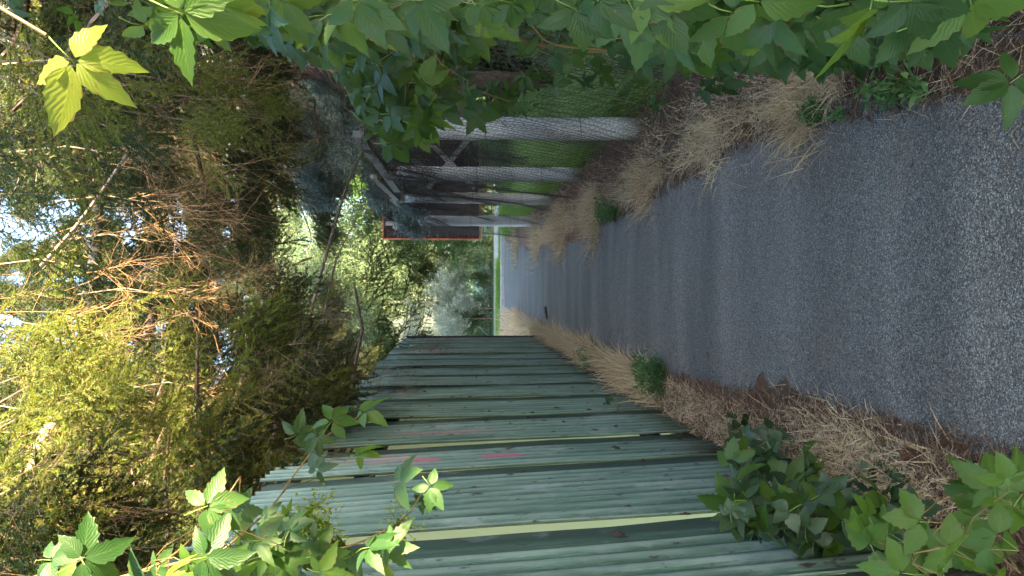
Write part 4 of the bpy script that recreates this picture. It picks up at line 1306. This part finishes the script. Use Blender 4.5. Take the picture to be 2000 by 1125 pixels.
# hedges added, mostly out of frame, only to block the low sun from the lane
def hedge(x, y0, y1, h, th, n, label, seed):
    root = thing('hedge', label, 'hedge', (x, (y0 + y1) / 2, 0), 'foliage screens added to shade the lane')
    r = np.random.default_rng(seed)
    L = y1 - y0
    k = max(4, int(L / 0.35)); V = []; q = []
    nz = 10
    core = MB()
    ringn = 12
    prof = [(-th / 2, 0), (-th / 2, h * .3), (-th / 2, h * .6), (-th / 2, h * .86), (-th / 4, h * .96), (th / 4, h * .96), (th / 2, h * .86), (th / 2, h * .6), (th / 2, h * .3), (th / 2, 0)]
    vs = []; fs = []
    for i in range(k + 1):
        for (a, b_) in prof:
            vs.append((a * 0.8 + r.normal() * 0.05, -L / 2 + L * i / k, b_ * 0.97 + r.normal() * 0.06 * (b_ > 0)))
    m_ = len(prof)
    for i in range(k):
        for j in range(m_ - 1):
            fs.append((i * m_ + j, i * m_ + j + 1, (i + 1) * m_ + j + 1, (i + 1) * m_ + j))
    fs.append(tuple(range(m_))); fs.append(tuple(k * m_ + j for j in range(m_ - 1, -1, -1)))
    core.add(vs, fs)
    build('blocking_core', core, simple('hedge_inside', (0.02, 0.028, 0.012), 0.95), root)  # solid dark core so the added foliage stops the sun
    a = r.random(n); side = r.integers(0, 3, n)
    A = np.zeros((n, 3))
    A[:, 1] = (r.random(n) - 0.5) * L
    A[:, 0] = np.where(side == 0, -th / 2, np.where(side == 1, th / 2, (r.random(n) - .5) * th)) * 0.85
    A[:, 2] = np.where(side == 2, h * 0.95, r.random(n) * h)
    D = r.normal(size=(n, 3)) * 0.5 + np.stack([np.where(side == 0, -1, np.where(side == 1, 1, 0)), np.zeros(n), np.where(side == 2, 1.0, 0.1)], 1)
    scatter('foliage', HED, A, D, r.normal(size=(n, 3)), r.uniform(0.8, 1.3, n), 3, root)
    return root


hedge(4.3, -9.0, -1.85, 3.2, 1.0, 800, 'unseen leafy screen added behind the viewer to block the low sun', 1)
hedge(4.4, -1.65, 6.2, 5.1, 1.0, 1000, 'unseen leafy screen added along the near yard to shade the lane', 2)
hedge(8.8, -4, 27, 6.9, 1.4, 2800, 'leafy screen added along the far side of the yard to block the sun', 3)

# ------------------------------------------------------------------ creeper leaves
def leaflet(MBx, base, axis, nrm, L, W, fold=0.25, curl=0.25, serr=0.10, stations=11, uvs=None, skewv=0.0):
    """ovate toothed leaflet; returns nothing, adds triangles with UV (u across -1..1, v along)"""
    axis = Vector(axis).normalized(); nrm = Vector(nrm)
    side = axis.cross(nrm).normalized(); nrm = side.cross(axis).normalized()
    base = Vector(base)
    mids = []; ls = []; rs = []
    for i in range(stations + 1):
        t = i / stations
        wv = (math.sin(math.pi * t ** 0.72) ** 0.85) * (1 - 0.12 * t) if 0 < t < 1 else 0
        if t > 0.8: wv *= 0.92
        tooth = 1 + (serr if i % 2 else -serr * 0.6) * (1 if 0.2 < t < 0.95 else 0)
        hw = W * 0.5 * wv * tooth
        c = base + axis * (L * t) - nrm * (curl * L * t * t) + side * (skewv * L * math.sin(math.pi * t))
        adv = axis * (0.02 * L if i % 2 else 0)
        mids.append(c)
        ls.append(c - side * hw + nrm * (fold * hw) + adv)
        rs.append(c + side * hw + nrm * (fold * hw) + adv)
    st = MBx.n
    vs = []; uv = []
    for i in range(stations + 1):
        vs += [tuple(ls[i]), tuple(mids[i]), tuple(rs[i])]
        v = i / stations
        uv += [(-1, v), (0, v), (1, v)]
    fs = []
    for i in range(stations):
        a = i * 3
        fs.append((a, a + 1, a + 4, a + 3)); fs.append((a + 1, a + 2, a + 5, a + 4))
    MBx.add(vs, fs)
    uvs.extend(uv)


def compound(seed, mat, n=5, L=0.095, W=0.05, pet=0.05):
    """palmate leaf with n leaflets, petiole from origin along +X, face normal +Z"""
    r = random.Random(seed)
    mb = MB(); uvs = []
    angs = {1: [0], 3: [-62, 0, 62], 5: [-118, -58, 0, 58, 118]}[n]
    for a in angs:
        an = math.radians(a + r.uniform(-12, 12))
        sc = (1.0 if abs(a) < 70 else 0.68) * r.uniform(0.85, 1.12)
        ax = Vector((math.cos(an), math.sin(an), r.uniform(-0.35, 0.12)))
        nm = Vector((r.uniform(-.25, .25), r.uniform(-.25, .25), 1))
        st = Vector((pet, 0, 0)) + ax.normalized() * 0.006
        leaflet(mb, st, ax, nm, L * sc, W * sc * r.uniform(0.85, 1.1), r.uniform(0.12, 0.4), r.uniform(0.05, 0.4), r.uniform(0.07, 0.14), 11, uvs, r.uniform(-0.06, 0.06))
    nleaf = len(mb.f)
    mb.tube([(0, 0, -0.004), (pet * 0.5, 0, 0.003), (pet + 0.004, 0, 0)], [0.0014, 0.0012, 0.0012], 4)
    uvs += [(0, 0)] * (mb.n - len(uvs))
    me = mb.mesh('leaf', mat, smooth=True)
    me.materials.append(M['greenstem'])
    mi = [0] * len(mb.f)
    for i in range(nleaf, len(mb.f)): mi[i] = 1
    me.polygons.foreach_set('material_index', mi)
    ul = me.uv_layers.new(name='UVMap')
    vi = np.zeros(len(me.loops), dtype=np.int32); me.loops.foreach_get('vertex_index', vi)
    ul.data.foreach_set('uv', np.array(uvs, dtype=np.float32)[vi].ravel())
    return me


CL = {
    'dark': [compound(i, 'creeper') for i in range(7)],
    'light': [compound(20 + i, 'creeper_light') for i in range(5)],
    'yellow': [compound(40 + i, 'creeper_yellow') for i in range(3)],
    'three': [compound(60 + i, 'creeper_light', 3, 0.085, 0.055, 0.05) for i in range(4)],
    'ivy': [compound(80 + i, 'ivy', 3, 0.055, 0.042, 0.04) for i in range(5)],
}
SCR = scatter_group(src_collection('creeper_leaf_source', CL['dark'] + CL['light'][:1]))


def place_leaf(root, me, p, ax, up, s):
    o = bpy.data.objects.new('leaf', me); C.objects.link(o); o.parent = root
    x = Vector(ax).normalized(); z = (Vector(up) - x * Vector(up).dot(x))
    if z.length < 1e-4: z = x.orthogonal()
    z.normalize(); y = z.cross(x)
    mt = Matrix(((x.x, y.x, z.x, 0), (x.y, y.y, z.y, 0), (x.z, y.z, z.z, 0), (0, 0, 0, 1)))
    mt = Matrix.Translation(Vector(p)) @ mt @ Matrix.Scale(s, 4)
    o.matrix_basis = mt
    return o


def inpoly(x, y, poly):
    c = False; n = len(poly)
    for i in range(n):
        x1, y1 = poly[i]; x2, y2 = poly[(i + 1) % n]
        if (y1 > y) != (y2 > y) and x < (x2 - x1) * (y - y1) / (y2 - y1) + x1: c = not c
    return c


def sheet_depth(y):
    # the creeper grows on the netting line running along the lane on the right
    return 237.0 / max(214 - y, 45)


def spline(pts, k=6):
    sm = []
    for i in range(len(pts) - 1):
        p0 = pts[max(i - 1, 0)]; p1 = pts[i]; p2 = pts[i + 1]; p3 = pts[min(i + 2, len(pts) - 1)]
        for j in range(k):
            t = j / k
            sm.append(0.5 * ((2 * p1) + (p2 - p0) * t + (2 * p0 - 5 * p1 + 4 * p2 - p3) * t * t + (3 * p1 - p0 - 3 * p2 + p3) * t ** 3))
    sm.append(pts[-1]); return sm


def vine(name, label, cat, regions, stems, seed, defdepth, nrm, tipdir, sizes, kinds, group=None, filler=None):
    r = random.Random(seed)
    root = thing(name, label, cat, (0, 0, 0), group)
    smb = MB(); allp = []
    for (pix, r0, r1) in stems:
        pts = spline([P(*p) for p in pix], 8)
        smb.tube(pts, [r0 + (r1 - r0) * i / (len(pts) - 1) for i in range(len(pts))], 6)
        allp += pts
    placed = []
    for (poly, n, mind) in regions:
        xs = [p[0] for p in poly]; ysx = [p[1] for p in poly]
        cnt = 0; tries = 0
        while cnt < n and tries < n * 60:
            tries += 1
            x = r.uniform(min(xs), max(xs)); y = r.uniform(min(ysx), max(ysx))
            if not inpoly(x, y, poly): continue
            if any((x - a) ** 2 + (y - b) ** 2 < mind ** 2 for a, b in placed): continue
            placed.append((x, y)); cnt += 1
            d = defdepth(x, y, r)
            p = P(x, y, d)
            up = Vector(nrm) + Vector((r.gauss(0, .45), r.gauss(0, .35), r.gauss(0, .4)))
            ax = Vector(tipdir) + Vector((r.gauss(0, .5), r.gauss(0, .4), r.gauss(0, .45)))
            kd = kinds(x, y, r)
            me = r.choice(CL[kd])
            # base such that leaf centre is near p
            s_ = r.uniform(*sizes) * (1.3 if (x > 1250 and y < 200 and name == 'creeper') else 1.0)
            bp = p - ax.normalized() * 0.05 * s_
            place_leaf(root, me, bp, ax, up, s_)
            # petiole to nearest stem
            if allp:
                q = min(allp, key=lambda t: (t - bp).length_squared)
                if (q - bp).length < 0.18:
                    mid = (q + bp) / 2 + Vector((0, 0, 0.02))
                    smb.tube([q, mid, bp], [0.0013, 0.0011, 0.0010], 4)
    build('stem', smb, 'stem', root, smooth=True)
    if filler:
        A, D, Uu, Sc = filler(r)
        tag(scatter('inner_leaves', SCR, A, D, Uu, Sc, 8, root), None, None, None, 'stuff')
    return root


# right creeper
def rdepth(x, y, r):
    if x < 400: return r.uniform(1.1, 1.6)
    if 600 < x < 950 and y > 120: return r.uniform(1.7, 2.4)
    d = 237.0 / max(214 - y, 60) * r.uniform(0.85, 1.2)
    return min(max(d, 1.0), 3.2)


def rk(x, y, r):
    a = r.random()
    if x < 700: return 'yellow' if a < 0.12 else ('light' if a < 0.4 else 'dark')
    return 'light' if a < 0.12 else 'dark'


Rreg = [
    ([(620, 0), (940, 0), (960, 60), (900, 140), (840, 170), (760, 200), (660, 160), (620, 60)], 62, 19),
    ([(690, 150), (860, 130), (880, 200), (820, 270), (760, 280), (700, 240)], 36, 17),
    ([(500, 0), (640, 0), (660, 150), (620, 110), (500, 60)], 14, 26),
    ([(930, 0), (1300, 0), (1320, 40), (1200, 30), (1000, 30), (940, 50)], 12, 30),
    ([(1000, 100), (1160, 90), (1180, 150), (1060, 180), (1000, 150)], 10, 32),
    ([(850, 150), (1000, 160), (1030, 215), (900, 230)], 9, 28),
    ([(1160, 60), (1300, 50), (1340, 110), (1200, 150)], 9, 32),
    ([(1300, 0), (1900, 0), (1890, 40), (1800, 70), (1560, 70), (1300, 80)], 62, 22),
    ([(1300, 60), (1560, 50), (1780, 80), (1700, 130), (1560, 110), (1430, 120), (1330, 110)], 46, 20),
    ([(1230, 190), (1290, 190), (1290, 225), (1240, 230)], 1, 20),
    ([(1360, 130), (1430, 130), (1420, 175), (1370, 175)], 2, 26),
    ([(270, 0), (520, 0), (520, 40), (380, 60), (270, 50)], 7, 34),
]


def rfill(r):
    n = 1300
    A = []
    g = np.random.default_rng(5)
    while len(A) < n:
        d = 1.5 + g.random() * 3.3
        z = g.uniform(0.35, 2.75)
        # leave the window where the netting shows
        if 1.30 < z < 1.75 and d > 1.9 and g.random() < 0.85: continue
        x = 0.26 + 0.245 * d + g.normal() * 0.07 + 0.12
        if z < 0.9 and d > 2.6 and g.random() < 0.9: continue
        A.append((x, d, z))
    A = np.array(A)
    D = g.normal(size=A.shape) * 0.4 + np.array([-0.3, -0.1, -0.7])
    Uu = g.normal(size=A.shape) * 0.4 + np.array([-0.6, -0.6, 0.4])
    return A, D, Uu, g.uniform(0.5, 0.8, n)


vine('creeper', 'large five fingered creeper mass covering the netting at the near right', 'creeper', Rreg,
     [([(500, -30, 2.2), (680, 60, 2.2), (800, 110, 2.3), (930, 50, 2.2), (1060, 90, 2.4), (1200, 100, 2.5), (1400, 60, 2.0), (1600, 60, 1.6), (1900, 20, 1.4)], 0.006, 0.003),
      ([(380, 30, 2.4), (520, 60, 2.4), (640, 130, 2.4), (690, 190, 2.2), (760, 240, 2.1)], 0.005, 0.002),
      ([(1000, -20, 1.7), (1040, 50, 1.8), (1100, 90, 1.9), (1300, 98, 2.0), (1500, 80, 1.7), (1750, 60, 1.5)], 0.003, 0.002),
      ([(700, 20, 1.6), (820, 70, 1.7), (900, 160, 2.2), (1000, 200, 2.4)], 0.003, 0.0015)],
     3, rdepth, (-0.45, -0.75, 0.45), (-0.25, -0.05, -0.75), (0.58, 0.85), rk, filler=rfill)

# single big sunlit leaves close to the camera, top corner
sl_ = thing('creeper_sprig', 'bright yellow green sunlit creeper leaf hanging in the top corner', 'creeper', tuple(P(165, 70, 0.62)))
place_leaf(sl_, CL['yellow'][0], (0, 0, 0.03), (-0.75, -0.05, -0.75), (0.35, -0.85, 0.3), 0.60)
mb = MB(); mb.tube([(0.25, 0.1, 0.35), (0.1, 0.03, 0.2), (0, 0, 0.03)], [0.002, 0.0018, 0.0014], 5); build('stem', mb, 'stem', sl_)
sl_ = thing('creeper_sprig', 'dull creeper leaf near the top edge beside the sunlit one', 'creeper', tuple(P(330, 0, 0.75)))
place_leaf(sl_, CL['light'][1], (0, 0, 0.02), (-0.35, -0.1, -0.8), (-0.2, -0.9, 0.3), 0.72)
mb = MB(); mb.tube([(0.2, 0.1, 0.3), (0.1, 0.03, 0.16), (0, 0, 0.02)], [0.002, 0.0018, 0.0014], 5); build('stem', mb, 'stem', sl_)
sl_ = thing('creeper_sprig', 'five fingered leaf low at the near right over the asphalt edge', 'creeper', tuple(P(1985, 165, 1.25)))
place_leaf(sl_, CL['dark'][1], (0.03, 0, -0.03), (-0.5, 0.1, 0.7), (0.1, -0.9, 0.4), 0.85)
mb = MB(); mb.tube([(0.25, 0.12, -0.35), (0.12, 0.03, -0.16), (0.03, 0, -0.03)], [0.002, 0.0018, 0.0014], 5); build('stem', mb, 'stem', sl_)


# left creeper
def ldepth(x, y, r):
    if x < 430: return r.uniform(0.95, 1.5)
    if y > 980: return r.uniform(1.5, 2.1)
    return r.uniform(1.6, 2.0)


def lk(x, y, r):
    a = r.random()
    return 'yellow' if a < 0.04 else ('light' if a < 0.35 else 'dark')


Lreg = [
    ([(90, 1060), (230, 1070), (240, 1150), (90, 1150)], 4, 40),
    ([(290, 1085), (430, 1075), (470, 1150), (290, 1150)], 9, 28),
    ([(440, 1040), (540, 1000), (650, 1050), (700, 1100), (680, 1125), (440, 1125)], 26, 20), ([(380, 990), (480, 980), (540, 1010), (440, 1040)], 3, 30),
    ([(560, 860), (640, 810), (720, 800), (700, 900), (600, 930)], 6, 30),
    ([(780, 940), (850, 930), (850, 1020), (790, 1000)], 3, 30),
    ([(660, 1040), (780, 1030), (780, 1110), (660, 1120)], 4, 26),
]
vine('creeper', 'five fingered creeper trailing in front of the green fence at the upper left', 'creeper', Lreg,
     [([(150, 1150, 1.6), (400, 1090, 1.7), (600, 1080, 1.8), (700, 1060, 1.8), (790, 1010, 1.8), (830, 950, 1.8)], 0.004, 0.0015),
      ([(380, 1120, 1.7), (520, 1000, 1.8), (580, 920, 1.8), (640, 850, 1.8), (715, 815, 1.8)], 0.003, 0.0014),
      ([(0, 1150, 1.3), (110, 1110, 1.25), (170, 1060, 1.2), (185, 1010, 1.2)], 0.003, 0.0015),
      ([(200, 1140, 1.3), (330, 1090, 1.3), (420, 1000, 1.5), (470, 930, 1.6)], 0.003, 0.0015)],
     9, ldepth, (0.35, -0.85, 0.35), (0.2, -0.1, -0.7), (0.5, 0.72), lk)
# tiny greenish flower heads on the left creeper
r_ = random.Random(4)
for (px, py, d) in ((600, 1020, 1.8), (640, 1035, 1.8), (570, 1060, 1.75), (620, 990, 1.8), (650, 1075, 1.8), (780, 1025, 1.8)):
    c = P(px, py, d)
    fl = MB()
    for _ in range(46):
        p = Vector((r_.gauss(0, .022), r_.gauss(0, .022), r_.gauss(0, .022)))
        fl.box(p, (0.004, 0.004, 0.005))
        fl.tube([(0, 0, 0), p], [0.0007, 0.0006], 3)
    o = build('flower_cluster', fl, 'creeper_yellow', loc=tuple(c))
    tag(o, 'loose cluster of tiny yellow green buds on the creeper before the green fence', 'flower buds', 'bud clusters of the left creeper', 'stuff')

# ivy-like plant at the foot of the near fence
def gdepth(x, y, r):
    # close to the fence plane, rising from the ground
    lat_ = -0.83 + r.uniform(0.0, 0.18)
    v = (562.5 - y) / FPX
    d = lat_ / (v - 0.0118)
    return min(max(d, 2.2), 4.6) * r.uniform(0.96, 1.04)


Ireg = [
    ([(1430, 880), (1560, 900), (1640, 960), (1700, 950), (1790, 960), (1780, 1050), (1600, 1055), (1480, 1045), (1420, 1010)], 150, 13),
    ([(1430, 790), (1500, 800), (1570, 790), (1570, 900), (1440, 900)], 22, 18),
    ([(1640, 920), (1790, 880), (1800, 960), (1650, 960)], 16, 18),
]
vine('ivy_plant', 'low leafy ivy like plant climbing the foot of the green fence', 'climbing plant', Ireg,
     [([(1780, 1010, 2.6), (1650, 1000, 2.9), (1520, 980, 3.2), (1450, 900, 3.6), (1500, 820, 4.0)], 0.004, 0.0015),
      ([(1760, 1040, 2.5), (1600, 1030, 2.8), (1470, 1020, 3.0)], 0.003, 0.0015)],
     15, gdepth, (0.6, -0.5, 0.6), (0.5, -0.2, 0.3), (0.9, 1.4), lambda x, y, r: 'ivy' if r.random() < 0.85 else 'three')

# bright plant in the lower left foreground (image bottom right)
def bdepth(x, y, r): return r.uniform(1.15, 1.5)
Breg = [([(1690, 1010), (1860, 1000), (1960, 1020), (1990, 1125), (1700, 1125)], 15, 38), ([(1900, 930), (2000, 920), (2000, 1000), (1920, 1010)], 8, 26)]
vine('leafy_sapling', 'bright green leafy stems in the near lower corner beside the fence', 'plant', Breg,
     [([(2150, 990, 1.35), (2000, 1020, 1.35), (1880, 1060, 1.3), (1760, 1085, 1.3)], 0.004, 0.0015),
      ([(2150, 960, 1.5), (2000, 940, 1.5), (1830, 880 + 100, 1.5)], 0.003, 0.0015)],
     21, bdepth, (0.3, -0.8, 0.5), (0.3, -0.1, 0.5), (0.6, 0.85), lambda x, y, r: 'three' if r.random() < 0.7 else 'light')
Sreg = [([(1190, 780), (1240, 780), (1240, 820), (1190, 820)], 3, 10)]
vine('fence_seedling', 'small dark leafy shoot growing out of a fence joint', 'plant', Sreg, [([(1250, 815, 5.7), (1200, 795, 5.7)], 0.002, 0.001)], 31, lambda x, y, r: 5.7, (0.6, -0.6, 0.5), (0.3, -0.2, 0.4), (0.7, 1.0), lambda x, y, r: 'ivy')

# ------------------------------------------------------------------ small things on the ground
def pine_cone(px, py, label, s=0.05):
    c = G(px, py)
    t = thing('pine_cone', label, 'pine cone', (c.x, c.y, 0.03), 'fallen pine cones')
    t.rotation_euler = (0.3, 1.3, rnd.uniform(0, 6))
    mb = MB(); mb.tube([(0, 0, -s * .9), (0, 0, -s * 0.4), (0, 0, s * .3), (0, 0, s)], [s * .15, s * .42, s * .40, s * .1], 8); build('core', mb, 'cone', t)
    sc = MB()
    for i in range(70):
        tt = i / 70; z = -s * 0.9 + 1.9 * s * tt; rr = s * 0.55 * math.sin(math.pi * (0.12 + 0.8 * tt)) + 0.003
        a = i * 2.399
        d = Vector((math.cos(a), math.sin(a), 0)); sd = Vector((-math.sin(a), math.cos(a), 0))
        p = d * rr * 0.6 + Vector((0, 0, z)); tip = d * rr * 1.35 + Vector((0, 0, z + 0.007))
        sc.add([tuple(p - sd * .003), tuple(p + sd * .003), tuple(tip + sd * .005), tuple(tip - sd * .005), tuple(p + Vector((0, 0, .004))), tuple(tip + Vector((0, 0, .003)))],
               [(0, 1, 2, 3), (4, 3, 2), (4, 5, 3), (4, 2, 5), (0, 3, 4), (1, 4, 2)])
    build('scales', sc, 'cone', t)
pine_cone(1475, 252, 'brown pine cone lying at the right asphalt edge', 0.035)
pine_cone(1795, 893, 'dark pine cone in the straw at the near left', 0.035)


def ground_twig(pix, label, rad=0.0025, mat='barkpale'):
    pts = [G(*p, 0.028) for p in pix]
    o0 = pts[0].copy(); mb = MB()
    sm = spline([p - o0 for p in pts], 5)
    mb.tube(sm, [rad * (1 - 0.5 * i / len(sm)) for i in range(len(sm))], 6)
    tag(build('twig', mb, mat, loc=tuple(o0), smooth=True), label, 'twig', 'fallen twigs on the path')
ground_twig([(1823, 756), (1845, 768), (1893, 772)], 'bent pale twig lying on the asphalt near the left verge')
ground_twig([(1612, 290), (1616, 320), (1613, 350)], 'short straight twig on the asphalt near the right verge', 0.002)
ground_twig([(1990, 245), (1975, 262), (1990, 290)], 'curved twig at the right edge closest to the camera', 0.003)
ground_twig([(1880, 230), (1890, 212), (1905, 205)], 'thin twig among the near right litter', 0.002)
# dark stick across the lane in the distance
ground_twig([(1065, 600), (1066, 612), (1068, 622)], 'dark clod shaped stick on the distant asphalt', 0.03, 'bark')

# loose gravel chips on the lane
n = 9000
d = 1.6 + 6.5 * rg.random(n) ** 1.5
a = np.interp(d, [q_[0] for q_ in LEFT], [q_[1] for q_ in LEFT]); b = np.interp(d, [q_[0] for q_ in RIGHT], [q_[1] for q_ in RIGHT])
tt = rg.random(n)
x = a + (b - a) * tt
zz = 0.014 * np.sin(np.pi * tt) + 0.008 * np.sin(d * 2.9 + 1.3 * np.sin(x * 2)) + 0.006 * np.sin(d * 6.3 + x * 3) + 0.007
cen = np.stack([x, d, zz], 1)
s = rg.uniform(0.0012, 0.0036, n) * (1 + (rg.random(n) > 0.96) * 1.0)
oc = np.array([[1, 0, 0], [0, 1, 0], [-1, 0, 0], [0, -1, 0], [0, 0, 0.7], [0, 0, -0.4]], dtype=float)
ang = rg.random(n) * 6.28; ca, sa = np.cos(ang), np.sin(ang)
oo = np.repeat(oc[None], n, 0) * rg.uniform(0.6, 1.4, (n, 6, 1)) * s[:, None, None]
ox = oo[:, :, 0] * ca[:, None] - oo[:, :, 1] * sa[:, None]; oy = oo[:, :, 0] * sa[:, None] + oo[:, :, 1] * ca[:, None]
oo[:, :, 0] = ox; oo[:, :, 1] = oy
V = (cen[:, None, :] + oo).reshape(-1, 3)
tri = np.array([[0, 1, 4], [1, 2, 4], [2, 3, 4], [3, 0, 4], [1, 0, 5], [2, 1, 5], [3, 2, 5], [0, 3, 5]])
Fc = (np.arange(n)[:, None, None] * 6 + tri[None]).reshape(-1, 3)
tag(obj('gravel', np_mesh('gravel', V, Fc, 'stone', np.repeat(rg.random(n), 6))), 'loose pale stone chips scattered on the asphalt', None, None, 'stuff')
